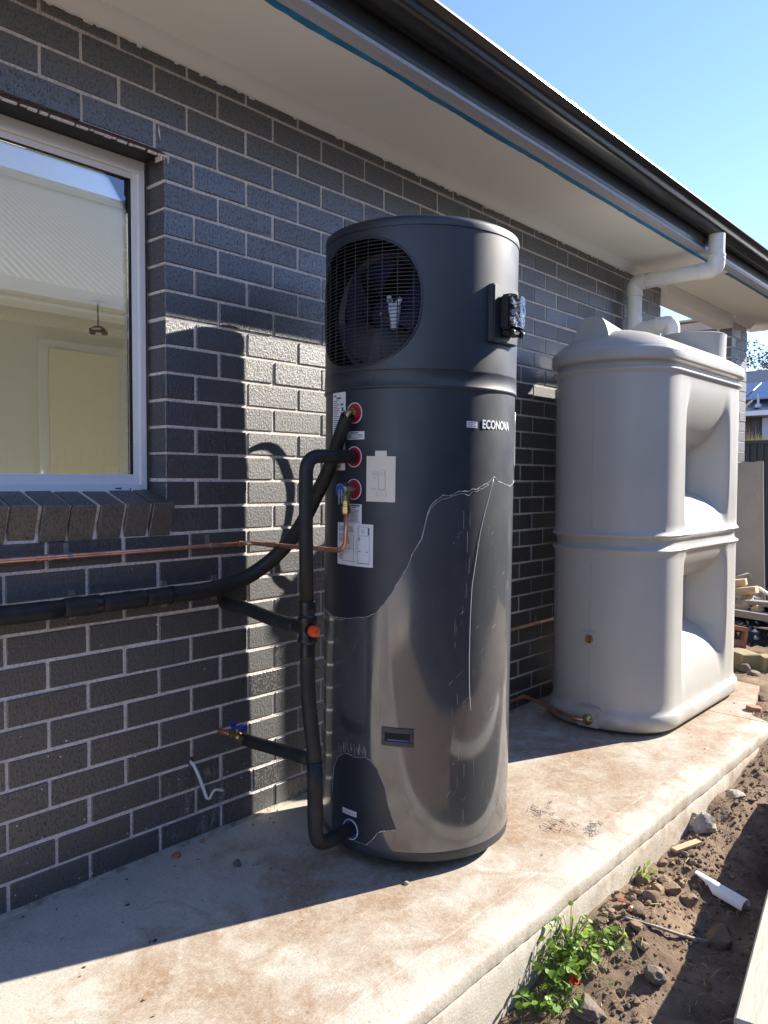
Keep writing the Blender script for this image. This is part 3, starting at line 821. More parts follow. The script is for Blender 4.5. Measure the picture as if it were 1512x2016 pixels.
for k in range(1, 5):
    o = inst(blo, parent=fan); o.rotation_euler = (k * 2 * PI / 5 + .2, 0, 0)
    if k in (2,): o.data = o.data.copy(); o.data.materials.clear(); o.data.materials.append(m_fanblade)
mb = MB(); mb.tube([(-.250, -.098, 1.672), (-.250, -.098, 1.690), (-.250, -.098, 1.715), (-.250, -.097, 1.742)], [.012, .0125, .017, .020], 14)
mb.tube([(-.252, -.104, 1.735), (-.254, -.116, 1.752), (-.256, -.128, 1.762)], [.012, .009, .006], 10); mb.tube([(-.252, -.092, 1.735), (-.254, -.085, 1.756), (-.256, -.078, 1.776)], [.012, .009, .007], 10)
br = mb.build("motor_bracket", m_bracket, HT, smooth=True)
MB().tube([(-.262, -.088, 1.756), (-.270, -.088, 1.756)], .006, 12).build("bracket_bolt", m_metal, br)
MB().lathe([(.175, 0), (.19, .012), (.20, 0)], 48, (-.205, -.012, 1.735), '-x').build("fan_shroud", m_fanblade, HT, auto=40)
# grille wires: part of the heater, each wire its own
gr = empty("fan_grille", (0, 0, 0)); gr.parent = HT
def arc_h(z):
    v = abs(z - ZC) / AH
    if v >= .985: return None
    return AW * (1 - v ** PW) ** (1 / PW)
nz = 35
for k in range(nz):
    z = ZC - AH + (k + .5) * 2 * AH / nz; h = arc_h(z)
    if not h: continue
    pts = [cyl(TH0 - h + 2 * h * q / 18, z, RU + .003) for q in range(19)]
    MB().tube(pts, .0014, 5).build("grille_wire", m_wire, gr, smooth=True)
for k in range(9):
    th = TH0 - AW + (k + .5) * 2 * AW / 9; h = hole(th)
    MB().tube([cyl(th, h[0] + (h[1] - h[0]) * q / 6, RU + .0008) for q in range(7)], .0017, 5).build("grille_wire", m_wire, gr, smooth=True)

def patch(name, m, th0, th1, za, zb, r, parent=HT, n=12, tilt=0.0, mat2=None):
    """curved sticker: th0..th1, corners za (bottom) zb (top), tilt = drop from left to right"""
    vs = []
    for k in range(n + 1):
        u = k / n; th = th0 + (th1 - th0) * u
        vs += [cyl(th, za - tilt * u, r), cyl(th, zb - tilt * u, r)]
    nn = len(vs)
    vs += [cyl(th0 + (th1 - th0) * (k // 2) / n, (za if k % 2 == 0 else zb) - tilt * (k // 2) / n, r - .0008) for k in range(nn)]
    fs = [(2 * k, 2 * k + 2, 2 * k + 3, 2 * k + 1) for k in range(n)]
    fs += [(2 * k, 2 * k + nn, 2 * k + 2 + nn, 2 * k + 2) for k in range(n)] + [(2 * k + 1, 2 * k + 3, 2 * k + 3 + nn, 2 * k + 1 + nn) for k in range(n)]
    fs += [(0, 1, 1 + nn, nn), (nn - 2, nn - 2 + nn, nn - 1 + nn, nn - 1)]
    return MB().add(vs, fs).build(name, m, parent)
def lines(name, m, parent, spec, r):
    """spec: (th0, th1, z, h) printed bars"""
    mb = MB()
    for th0, th1, z, h in spec:
        n = max(1, int(abs(th1 - th0) / 2)); vs = []
        for k in range(n + 1):
            th = th0 + (th1 - th0) * k / n; vs += [cyl(th, z - h / 2, r), cyl(th, z + h / 2, r)]
        mb.add(vs, [(2 * k, 2 * k + 2, 2 * k + 3, 2 * k + 1) for k in range(n)])
    return mb.build(name, m, parent)
RS = R0 + .0012
RP = RS + .0005
# rating plate
s1 = patch("rating_label", m_white, 158.3, 172.3, 1.237, 1.484, RS)
sp = [(159.3, 163, 1.474, .004), (163, 168, 1.466, .006)]
for k in range(34): sp.append((159.4, 159.4 + random.uniform(4.5, 7.5), 1.458 - k * .0062, .0022))
sp += [(167.5, 170.6, 1.445, .006), (168.6, 170.6, 1.430, .012), (168.0, 170.6, 1.41, .004), (168.0, 170.8, 1.385, .012), (167.6, 171.4, 1.36, .002), (160, 171, 1.262, .003), (160, 168, 1.248, .003)]
lines("printed_text", m_print, s1, sp, RP)
s2 = patch("warning_label", m_white, 174.2, 187.1, 1.333, 1.358, RS)
lines("printed_text", m_print, s2, [(177.2, 182.8, 1.3535, .0042), (175, 185.4, 1.3480, .0018), (175, 186.4, 1.3440, .0018), (175, 185.8, 1.3402, .0018), (175, 183, 1.3365, .0018)], RP)
s3 = patch("instruction_card", m_cream, 188.8, 206.2, 1.142, 1.2815, RS, tilt=.001)
sp = [(196.6, 200.4, 1.2375, .0008), (196.6, 200.4, 1.222, .0008), (196.4, 196.7, 1.201, .044), (200.3, 200.6, 1.201, .044), (196.6, 196.9, 1.23, .012), (200.0, 200.5, 1.2300, .010), (198.1, 198.9, 1.2285, .004)]
for z in (1.2325, 1.228, 1.2235): sp.append((192.2, 196.2, z, .0014))
sp += [(193.4, 195.4, 1.2145, .0014), (192.2, 195.6, 1.183, .0014), (192.2, 195.0, 1.179, .0014), (196.4, 200.6, 1.1790, .0022), (195.2, 201.4, 1.1745, .0007), (195.2, 195.4, 1.167, .014), (201.2, 201.4, 1.167, .014), (194.6, 201.8, 1.1600, .0009)]
for k in range(16):
    a = 2 * PI * k / 16; sp.append((198.3 + 1.6 * math.cos(a) - .12, 198.3 + 1.6 * math.cos(a) + .12, 1.1600 + .0088 * math.sin(a), .0016))
lines("printed_diagram", m_printlight, s3, sp, RP)
patch("tape_tab", m_cream, 194.3, 201.2, 1.245, 1.2975, RS + .0008, s3)
s4 = patch("valve_label", m_white, 174.6, 185.8, 1.068, 1.132, RS)
sp = [(177, 184.4, 1.127, .005), (178.5, 182, 1.1205, .0022)] + [(175.4, 184.6 - random.uniform(0, 1.5), 1.1135 - k * .0042, .0017) for k in range(10)]
lines("printed_text", m_print, s4, sp, RP)
s5 = patch("wiring_label", m_white, 166.0, 193.6, .9385, 1.0715, RS + .0009, tilt=.001)
sp = [(167, 168, 1.0655, .004)]
for k in range(5): sp.append((167.2, 181 - random.uniform(0, 2), 1.0600 - k * .0038, .0016))
for k in range(7): sp.append((167.2, 177 - random.uniform(0, 2), 1.0370 - k * .0042, .0016))
for k in range(7): sp.append((167.2, 172.5 - random.uniform(0, 1), .982 - k * .0042, .0016))
sp += [(183.4, 191.4, 1.062, .0008), (183.4, 191.4, 1.034, .0008), (183.4, 183.8, 1.048, .027), (190.2, 191.3, 1.0480, .023), (186.2, 188, 1.052, .0012), (186.2, 188, 1.044, .0012), (186.2, 186.4, 1.048, .008), (187.8, 188.0, 1.048, .008),
       (183.4, 183.6, .990, .085), (191.2, 191.4, .990, .085), (183.4, 191.4, .948, .0022), (180.2, 180.45, .993, .085), (182.2, 182.4, 1.0, .05), (176.8, 177, 1.008, .036), (174, 181, .991, .0012), (174, 174.2, .984, .014),
       (184.2, 185.2, .9855, .0035), (189.2, 190.2, .984, .0035), (171, 182.6, .9515, .0012), (175.6, 176.6, 1.014, .003), (175.6, 176.6, 1.008, .003), (183.6, 185, 1.027, .0035), (183.6, 185, 1.021, .003)]
lines("printed_diagram", m_print, s5, sp, RP + .0009)
s6 = patch("barcode_sticker", m_white, 245.6, 252.6, 1.372, 1.391, RS, tilt=.0015)
lines("printed_barcode", m_print, s6, [(246.4 + k * .62, 246.4 + k * .62 + (.28 if k % 3 else .42), 1.3755, .0048) for k in range(9)] + [(246.2, 251.6, 1.3860, .0026), (246.2, 250.2, 1.3815, .0018)], RP)
WID = rad(286.4 - 256.8) * R0
def on_case(x, y, z): return cyl(269.2 + math.degrees(x / R0), 1.3825 + y, RS + z)
tx = join_text("ECONOVA", .0375, m_badge, "brand_lettering", HT, on_case, .0004, .0009)
xs_ = [math.degrees(math.atan2(v.co.y, v.co.x)) % 360 for v in tx.data.vertices]
k_ = (282.2 - 256.2) / (max(xs_) - min(xs_))
for v, a in zip(tx.data.vertices, xs_):
    r_ = math.hypot(v.co.x, v.co.y); a2 = rad(269.2 + (a - (max(xs_) + min(xs_)) / 2) * k_); v.co = Vector((r_ * math.cos(a2), r_ * math.sin(a2), v.co.z))
s7 = patch("inlet_label", m_white, 172.8, 184.2, .1375, .1545, R0 + .0004, tilt=-.001)
def on_lab(x, y, z): return cyl(178.5 + math.degrees(x / R0), .1463 + y, R0 + .0012)
join_text("Cold water inlet", .0085, m_print, "printed_text", s7, on_lab)
# pipe seals
def seal(z, m, th=180.0, inner=None, r=R0):
    o = MB().lathe([(0, .0018), (.0300, .0018), (.0300, .0004), (.0, .0004)], 40, (-r - .0008, 0, z), '-x').build("pipe_seal", m, HT)
    MB().lathe([(.0300, .0022), (.0325, .0022), (.0325, .0), (.0300, .0)], 40, (-r - .0008, 0, z), '-x').build("seal_edge", m_white, o)
    if inner: MB().lathe([(.009, .0026), (.0145, .0026), (.0145, .0)], 30, (-r - .0008, 0, z), '-x').build("seal_ring", m_white, o)
seal(1.415, m_red, inner=True); seal(1.279, m_red); seal(1.178, m_red); seal(.094, m_blueseal)
# carry handle, its recess painted as flat dark and blue patches
hd = empty("carry_handle", (0, 0, 0)); hd.parent = HT
mb = MB()
RH_ = R0 + .0045
for a0_, a1_, b0, b1 in ((200.0, 218.2, .431, .4475), (200.0, 218.2, .3895, .4045), (200.0, 202.2, .4047, .4308), (216.0, 218.2, .4047, .4308)):
    n = 8; vs = []
    for k in range(n + 1):
        th = a0_ + (a1_ - a0_) * k / n
        vs += [cyl(th, b0, R0 - .03), cyl(th, b0, RH_), cyl(th, b1, RH_), cyl(th, b1, R0 - .03)]
    mb.add(vs, [(4 * k + j, 4 * k + j + 4, 4 * k + (j + 1) % 4 + 4, 4 * k + (j + 1) % 4) for k in range(n) for j in range(4)] + [(0, 1, 2, 3), tuple(4 * n + j for j in (3, 2, 1, 0))])
mb.build("handle_frame", m_case, hd, bevel=.0016)
patch("pocket_shade", m_void, 202.1, 216.1, .4046, .4309, R0 + .0018, hd)  # shade of the recess put on as a dark patch over the casing
patch("pocket_reflection", m_blueseal, 203.4, 215.4, .4060, .4105, R0 + .0022, hd)  # blue strip painted in for a reflection inside the pocket
# power cable behind the unit (its shadow shows on the wall)
cab = [(.512, -.150, 1.465), (.538, -.118, 1.483), (.58, -.115, 1.511), (.639, -.115, 1.522), (.687, -.115, 1.506), (.724, -.115, 1.456), (.752, -.115, 1.372), (.744, -.115, 1.277), (.716, -.115, 1.183), (.672, -.115, 1.095), (.685, -.115, 1.03), (.745, -.10, .955), (.80, -.05, .87), (.82, -.012, .80)]
MB().tube(spline([(x - .587, y + .479, z) for x, y, z in cab], 6), .0088, 10).build("power_cable", m_dark, HT, smooth=True)
# screws
for th, z in ((226.6, 1.520), (136.5, 1.520), (289.0, 1.513), (193, 1.520)):
    a = rad(th); o = MB().lathe([(0, .003), (.003, .0028), (.0045, .001), (.0045, 0)], 10, axis='x').build("screw", m_dark, HT)
    o.location = cyl(th, z, .3215); o.rotation_euler = (0, 0, a)
# control panel in its wrap
pt = rad(271.5)
cp = empty("control_panel", (0, 0, 1.7255), rot=(0, 0, pt)); cp.parent = HT
MB().box(.268, .336, -.072, .072, -.088, .088).build("panel_base", m_case, cp, bevel=.004)
MB().box(.3362, .372, -.040, .045, -.050, .058).build("panel_box", m_dark, cp, bevel=.006)
vs = []; n = 14
for i in range(n + 1):
    for j in range(n + 1):
        y = -.044 + .092 * i / n; z = -.042 + .098 * j / n
        e = .006 * max(0, 1 - abs(i - n / 2) / (n / 2)) ** .4
        vs.append((.374 + e + .004 * noise.noise(Vector((y * 40, z * 40, 3))) + .002 * noise.noise(Vector((y * 110, z * 110, 7))), y, z))
MB().add(vs, [(i * (n + 1) + j, (i + 1) * (n + 1) + j, (i + 1) * (n + 1) + j + 1, i * (n + 1) + j + 1) for i in range(n) for j in range(n)]).build("clear_wrap", m_clear, cp, smooth=True)
for yy in (-.026, .03):
    MB().tube([(.36, yy, -.050), (.378, yy, -.058), (.37, yy, -.070)], .0065, 8).build("latch", m_dark, cp, smooth=True)
MB().box(.338, .372, -.030, .035, -.066, -.0505).build("cable_gland", m_dark, cp, bevel=.003)

# protective film still stuck on the lower casing
FT = [(120, .70), (136, .775), (142, .766), (150, .772), (160, .762), (170, .765), (178, .770), (184, .778), (190, .783), (195.5, .797), (200, .825), (205.3, .866), (209.5, .91), (213.6, .945), (216, .985), (220.6, 1.029), (221.8, 1.056), (223.5, 1.10),
      (225.4, 1.130), (229, 1.152), (232.6, 1.166), (236, 1.162), (241, 1.176), (247, 1.178), (253.5, 1.186), (260, 1.201), (264, 1.214), (266.5, 1.222), (271, 1.206), (278, 1.200), (286.7, 1.192), (292, 1.198), (300, 1.205), (304, 1.30), (305.5, 1.44), (330, 1.44)]
PT = [(161.3, .166), (162.0, .21), (163.4, .265), (167, .305), (172, .325), (176.5, .335), (183, .332), (190.4, .340), (194, .33), (197.7, .311), (202.4, .256), (203.2, .225), (204.7, .198), (207, .16), (209.2, .130)]
PB = [(161.3, .060), (176, .060), (191, .060), (195.9, .088), (198, .108), (201.5, .118), (205, .122), (209.2, .128)]
RF = R0 + .0006
def ft(th): return float(np.interp(th, *zip(*FT))) + .0035 * noise.noise(Vector((th * .35, 1, 0))) + .0015 * noise.noise(Vector((th * 1.3, 4, 0)))
def ptop(th): return float(np.interp(th, *zip(*PT))) + .003 * noise.noise(Vector((th * .5, 7, 0)))
def pbot(th): return float(np.interp(th, *zip(*PB))) + (.002 * noise.noise(Vector((th * .9, 9, 0))) if th > 191 else 0)
mb = MB(); ths = np.arange(118, 330.1, .6)
def strip(za0, za1, zb0, zb1, a, b, n):
    vs = []
    for k in range(n + 1):
        u = k / n; vs += [cyl(a, za0 + (za1 - za0) * u, RF), cyl(b, zb0 + (zb1 - zb0) * u, RF)]
    mb.add(vs, [(2 * k, 2 * k + 1, 2 * k + 3, 2 * k + 2) for k in range(n)])
def zbase(th): return .0585
for a, b in zip(ths[:-1], ths[1:]):
    if a >= 161.3 and b <= 209.2:
        strip(ptop(a), ft(a), ptop(b), ft(b), a, b, 1)
        if a > 190.4: strip(zbase(a), pbot(a), zbase(b), pbot(b), a, b, 1)
    else: strip(zbase(a), ft(a), zbase(b), ft(b), a, b, 1)
film = mb.build("protective_film", m_film, HT)
bm = bmesh.new(); bm.from_mesh(film.data); bmesh.ops.remove_doubles(bm, verts=bm.verts, dist=.00005)
for f_ in bm.faces:
    c_ = f_.calc_center_median(); f_.normal_update()
    if f_.normal.x * c_.x + f_.normal.y * c_.y < 0: f_.normal_flip()
bm.to_mesh(film.data); bm.free(); film.data.shade_smooth()
mb = MB()
e_ = [cyl(th, ft(th), RF + .0004) for th in np.arange(136, 303, .6)]
mb.tube(e_, [.0004 + .0011 * abs(noise.noise(Vector((k * .09, 2, 0)))) + (.0008 if k % 7 == 0 else 0) for k in range(len(e_))], 5)
e_ = [cyl(th, ft(th), RF + .0006) for th in np.arange(302, 306, .5)]; mb.tube(e_, .0022, 5)
e_ = [cyl(th, ft(th) - .006 - .004 * noise.noise(Vector((th * .4, 3, 1))), RF + .0004) for th in np.arange(138, 172, .8)] ; mb.tube(e_, .0006, 4)
e_ = [cyl(th, ft(th) - .008 + .007 * noise.noise(Vector((th * .2, 8, 1))), RF + .0004) for th in np.arange(221, 262, .8)] ; mb.tube(e_, .0005, 4)
e_ = [cyl(th, ptop(th), RF + .0004) for th in np.arange(161.5, 209.2, .6)]
mb.tube(e_, [.0003 + .0009 * abs(noise.noise(Vector((k * .15, 5, 0)))) for k in range(len(e_))], 5)
e_ = [cyl(th, pbot(th), RF + .0008) for th in np.arange(191, 209.3, .6)]
mb.tube(e_, [.0006 + .0022 * abs(noise.noise(Vector((k * .3, 6, 0)))) for k in range(len(e_))], 5)
e_ = [cyl(th, .062 + .003 * noise.noise(Vector((th * .7, 6, 6))), RF + .0008) for th in np.arange(168, 192, .8)]
mb.tube(e_, [.0004 + .0018 * max(0, noise.noise(Vector((k * .3, 1, 4)))) for k in range(len(e_))], 5)
cr = [(266.2, 1.22), (262.9, 1.17), (259, 1.11), (255.6, 1.043), (253, .96), (250.8, .887), (249.9, .78), (249.7, .65), (250.2, .56), (251.3, .489)]
mb.tube([cyl(float(np.interp(-z, [-p[1] for p in cr], [p[0] for p in cr])), z, RF + .0003) for z in np.arange(1.215, .49, -.02)], .0009, 5)
mb.tube([cyl(198 + .5 * math.sin(z * 9), z, RF) for z in np.arange(.70, .45, -.02)], .0005, 4)
mb.build("film_edge", m_filmedge, film, smooth=True)
# scratches in the film (fine relief)
mb = MB()
for k in range(70):
    th = random.uniform(236, 285); z = random.uniform(.12, 1.1); l = random.uniform(.01, .07); s_ = random.uniform(-6, 6) * l
    if random.random() < .3: s_ = random.uniform(20, 70) * l; l *= .25
    mb.tube([cyl(th, z, RF), cyl(th + s_ * .5, z + l * .5, RF + .0001), cyl(th + s_, z + l, RF)], random.uniform(.00015, .00045), 3)
for k in range(26):
    th = random.uniform(168, 191); z = ptop(th) + random.uniform(.002, .02)
    mb.tube([cyl(th, z, RF), cyl(th + random.uniform(-1, 1), z + random.uniform(.01, .035), RF)], .0003, 3)
mb.build("scratches", m_filmedge, film)["kind"] = "stuff"

# ------------------------------------------------------------------ relief valve and copper line
YP = -.494
RV = empty("relief_valve", (.228, YP, 1.177), "brass pressure relief valve with blue knob under the lowest red seal", "valve")
mb = MB(); mb.tube([(.040, 0, 0), (-.008, 0, 0)], .0135, 18); mb.tube([(0, 0, .012), (0, 0, -.035)], .0125, 16); mb.lathe([(0, -.018), (.017, -.018), (.017, .018), (0, .018)], 20, (.0, 0, 0), 'x')
m_dull = mat("dull_brass", (.30, .27, .22), .4, 1.0)
mb.build("valve_body", m_dull, RV, auto=35)
mb = MB(); mb.lathe([(0, -.075), (.0125, -.075), (.014, -.070), (.014, -.052), (.0115, -.050), (.0115, -.046), (.013, -.044), (.013, -.034), (0, -.034)], 6); mb.build("hex_nut", m_brass, RV)
mb = MB(); mb.lathe([(0, .012), (.012, .011), (.0165, .005), (.0165, -.004), (0, -.004)], 22, (-.026, -.004, 0), '-x'); mb.build("blue_knob", m_blueseal, RV, auto=40)
MB().lathe([(.0165, .004), (.019, .004), (.019, -.004), (.0165, -.004)], 24, (-.026, -.004, 0), '-x').build("knob_ring", m_metal, RV)
mb = MB(); mb.box(-.040, -.036, -.009, -.005, -.045, .002); mb.box(-.040, -.036, -.020, -.016, -.042, .002); mb.build("lever", m_metal, RV, bevel=.001)
MB().lathe([(0, .022), (.009, .022), (.010, .012), (0, .012)], 14).build("valve_cap", m_dark, RV)

CL = empty("copper_drain_pipe", (0, 0, 0), "copper pipe clipped along the wall below the sill bending up to the relief valve", "pipe")
path = fillet([(-2.6, -.024, .986), (.225, -.024, .986), (.228, YP, .988), (.228, YP, 1.104)], .045, 9)
MB().tube(path, .0075, 14).build("pipe", m_copper, CL, smooth=True)
for x, n in ((-.515, 2), (.185, 1), (-1.4, 1)):
    mb = MB()
    for k in range(n): mb.tube([(x + k * .030 - .007, -.024, .986), (x + k * .030 + .007, -.024, .986)], .0098, 14)
    mb.build("pipe_joint", m_copper, CL, auto=30)
MB().tube([(.2265, -.12, .9865), (.2268, -.16, .9867)], .0098, 14).build("pipe_joint", m_copper, CL, auto=30)
for x in (-.425, .065, -1.2):
    mb = MB(); mb.tube([(x - .008, -.024, .986), (x + .008, -.024, .986)], .0095, 12); mb.box(x - .007, x + .007, -.006, -.001, .990, 1.022)
    mb.tube([(x, -.005, 1.012), (x, -.0085, 1.012)], .004, 8)
    mb.build("saddle_clip", m_clipmetal, CL, auto=30)

# ------------------------------------------------------------------ black lagged pipes
HP = empty("lagged_hot_pipe", (0, 0, 0), "long black lagged pipe from the top red seal down and along the wall", "pipe")
pth = spline([(.232, -.493, 1.402), (.236, -.455, 1.335), (.248, -.40, 1.245), (.262, -.335, 1.170), (.278, -.225, 1.045), (.258, -.135, .950), (.190, -.078, .882), (.100, -.055, .852), (.0, -.052, .842), (-.1, -.052, .842)], 8)
n = len(pth); MB().tube(pth, [.0205 + .006 * min(1, k / (n * .75)) for k in range(n)], 18).build("lagging", m_foam, HP, smooth=True)
segx = [(-.1015, -.20, .0268), (-.203, -.345, .0272), (-.349, -.462, .0285), (-.4655, -.90, .0272), (-.904, -1.6, .027), (-1.604, -2.6, .027)]
for x0, x1, r in segx:
    p = [(x0 + (x1 - x0) * q / 8, -.052 + .0015 * noise.noise(Vector((x0 * 9 + q, 0, 0))), .842 + .003 * noise.noise(Vector((x0 * 7 + q * .6, 5, 0)))) for q in range(9)]
    MB().tube(p, [r * .95] + [r] * 7 + [r * .93], 18).build("lagging", m_foam, HP, smooth=True)
for x in (-.2015, -.347, -.4635): MB().tube([(x - .0035, -.052, .842), (x + .0035, -.052, .842)], .0225, 16).build("lagging_gap", m_void, HP)
for x in (-.105, -.36): MB().tube([(x - .008, -.052, .842), (x + .008, -.052, .842)], .0292, 18).build("tape_band", m_tape, HP, auto=30)
for x in (-.105, -.41, .09):
    mb = MB(); mb.box(x - .009, x + .009, -.010, -.001, .868, .884); mb.box(x - .009, x + .009, -.010, -.001, .800, .816); mb.build("saddle_clip", m_clipmetal, HP)
for q in (24, 44):
    d = (Vector(pth[q + 1]) - Vector(pth[q])).normalized() * .006
    MB().tube([Vector(pth[q]) - d, Vector(pth[q]) + d], .0236 + .0022 * (q > 30), 16).build("tape_band", m_tape, HP, auto=30)
mb = MB()
d = (Vector(pth[0]) - Vector(pth[2])).normalized()
for k in range(11):
    a = k * 2 * PI / 11; c0 = Vector(pth[0]); nn = d.orthogonal().normalized(); bb = d.cross(nn)
    p = c0 + (nn * math.cos(a) + bb * math.sin(a)) * .019
    q = p + d * random.uniform(.004, .014) + (nn * math.cos(a) + bb * math.sin(a)) * random.uniform(.0, .006)
    mb.add([p - (nn * math.sin(a) - bb * math.cos(a)) * .007, p + (nn * math.sin(a) - bb * math.cos(a)) * .007, q], [(0, 1, 2)])
mb.build("torn_tape", m_tape, HP)
mb = MB(); mb.tube(fillet([(.270, -.496, 1.415), (.236, -.496, 1.415), (.232, -.493, 1.395)], .016, 6), .0115, 16); mb.tube([(.262, -.496, 1.415), (.254, -.496, 1.415)], .0145, 16)
mb.build("brass_elbow", m_brass, HP, auto=40)

LP = empty("lagged_loop_pipe", (0, 0, 0), "black lagged pipe looping from the middle red seal down to the black mixing valve", "pipe")
MB().tube(fillet([(.255, -.495, 1.279), (.062, -.493, 1.277), (.064, -.490, 1.05), (.070, -.487, .842)], .055, 10), .0207, 18).build("lagging", m_foam, LP, smooth=True)
MB().tube([(.262, -.495, 1.279), (.250, -.495, 1.279)], .0165, 6).build("brass_nut", m_brass, LP)
MB().tube([(.268, -.495, 1.279), (.260, -.495, 1.279)], .011, 14).build("brass_stub", m_brass, LP)
TV = empty("mixing_valve", (.072, -.487, .765), "black mixing valve with bright orange cap on the lagged pipe beside the heater", "valve")
mb = MB(); mb.lathe([(0, .082), (.0235, .082), (.0245, .078), (.0245, .048), (.0225, .044), (.0235, .040), (.0285, .036), (.0295, .028), (.0285, .022), (.026, .018), (.026, -.022), (.0285, -.026), (.0295, -.034), (.0275, -.040), (.0225, -.044), (.0225, -.070), (.0235, -.074), (.0235, -.082), (.0215, -.086), (0, -.086)], 26)
mb.build("valve_body", m_dark, TV, auto=40)
MB().tube([(0, .0, .0), (.006, .052, .004)], .023, 20).build("side_inlet", m_dark, TV, auto=40)
fc = Vector((-.30, -.95, .02)).normalized()
MB().tube([fc * .018, fc * .036], .0185, 20).build("cap_seat", m_dark, TV, auto=40)
mb = MB(); mb.tube([fc * .0365, fc * .041, fc * .052, fc * .060, fc * .0615], [.0165, .0175, .0165, .0135, .009], 14); mb.build("orange_cap", m_orange, TV, auto=50)
MB().tube([fc * .0616, fc * .0626], .0032, 10).build("cap_screw", m_metal, TV)
CP = empty("lagged_cold_pipe", (0, 0, 0), "black lagged pipe from the mixing valve bending into the blue seal at the heater base", "pipe")
p1 = spline([(.072, -.488, .690), (.073, -.488, .62), (.079, -.487, .54), (.090, -.486, .455), (.099, -.486, .40), (.1025, -.486, .362)], 6)
MB().tube(p1, .0222, 18).build("lagging", m_foam, CP, smooth=True)
MB().tube(fillet([(.1035, -.486, .359), (.104, -.487, .24), (.106, -.488, .096), (.262, -.484, .097)], .055, 10), [.0238] * 12 + [.0225] * 12, 18).build("lagging", m_foam, CP, smooth=True)
MB().tube([(.1026, -.486, .3625), (.1034, -.486, .3585)], .0195, 14).build("lagging_gap", m_void, CP)
B1 = empty("lagged_branch_pipe", (0, 0, 0), "short black lagged pipe from the wall to the side of the orange capped valve", "pipe")
MB().tube(spline([(.134, -.002, .782), (.126, -.04, .783), (.110, -.16, .783), (.094, -.27, .774), (.082, -.37, .768), (.078, -.432, .767)], 6), [.0185] + [.0215] * 30, 18).build("lagging", m_foam, B1, smooth=True)
B2 = empty("cold_feed_pipe", (.116, 0, .344), "short lagged cold feed out of the wall with brass tap and blue lever", "pipe")
MB().tube([(0, .01, 0), (0, -.064, 0)], .0078, 14).build("copper_stub", m_copper, B2, smooth=True)
mb = MB()
for y in (-.020, -.032, -.050): mb.tube([(0, y + .003, 0), (0, y - .003, 0)], .0100, 14)
mb.build("pipe_joint", m_copper, B2, auto=30)
mb = MB(); mb.tube([(0, -.062, 0), (0, -.078, 0)], .0135, 6); mb.tube([(0, -.078, 0), (0, -.088, 0), (0, -.108, 0), (0, -.116, 0)], [.010, .0165, .0165, .011], 14); mb.tube([(0, -.116, 0), (0, -.124, 0), (0, -.138, 0), (0, -.150, 0)], [.013, .0185, .0185, .0195], 8)
mb.tube([(0, -.098, .014), (0, -.098, .030)], .006, 8)
mb.build("brass_tap", m_brass, B2, auto=35)
mb = MB(); mb.box(-.009, .009, -.134, -.066, .028, .034); mb.box(-.011, .011, -.136, -.112, .0342, .045); mb.box(-.011, .011, -.080, -.062, .0342, .041); mb.build("blue_lever", m_bluelever, B2, bevel=.0015)
MB().tube(spline([(0, -.149, .0), (-.001, -.195, .001), (-.006, -.30, .008), (-.011, -.40, .014), (-.013, -.463, .016)], 6), .0205, 18).build("lagging", m_foam, B2, smooth=True)
# hole patches
WC = empty("wall_cable", (0, 0, 0), "white flat cable curling out of a hole low in the brick wall", "cable")
MB().tube(spline([(-.004, .01, .268), (-.003, -.012, .262), (.000, -.03, .240), (.009, -.045, .199), (.018, -.054, .160), (.023, -.057, .151), (.030, -.060, .151), (.036, -.064, .166), (.043, -.068, .176), (.054, -.070, .175), (.072, -.072, .167)], 7), .0068, 10, flat=.62).build("cable_sheath", m_cable, WC, smooth=True)
MB().tube(spline([(-.004, .01, .268), (-.003, -.012, .262), (.000, -.03, .240), (.009, -.045, .199), (.018, -.054, .160)], 7), .0007, 6).build("cable_groove", m_print, WC)
MB().lathe([(.004, .0018), (.012, .0014), (.014, .0)], 16, (-.004, -.0006, .270), 'y').build("hole_rim", m_rust, WC)

C2 = empty("copper_wall_pipe", (0, 0, 0), "straight copper pipe running along the wall behind the heater and tank", "pipe")
MB().tube([(.75, -.022, .436), (2.6, -.022, .442)], .0078, 12).build("pipe", m_copper, C2, smooth=True)
for x in (1.55, 2.2):
    mb = MB(); mb.tube([(x - .008, -.022, .439), (x + .008, -.022, .439)], .0095, 12); mb.box(x - .007, x + .007, -.005, -.001, .44, .47); mb.build("saddle_clip", m_clipmetal, C2)
C3 = empty("copper_tank_pipe", (0, 0, 0), "copper pipe lying over the slab with elbows into the tank base outlet", "pipe")
MB().tube(fillet([(1.05, -.03, .066), (2.045, -.032, .072), (1.928, -.385, .052), (1.945, -.440, .050), (1.985, -.440, .050)], .022, 8), .0088, 14).build("pipe", m_copper, C3, smooth=True)
for a, b in (((2.018, -.0315, .0718), (2.032, -.0318, .0719)), ((2.037, -.056, .0708), (2.033, -.070, .0700)), ((1.936, -.362, .0533), (1.931, -.378, .0523))):
    MB().tube([a, b], .0114, 14).build("pipe_joint", m_copper, C3, auto=30)

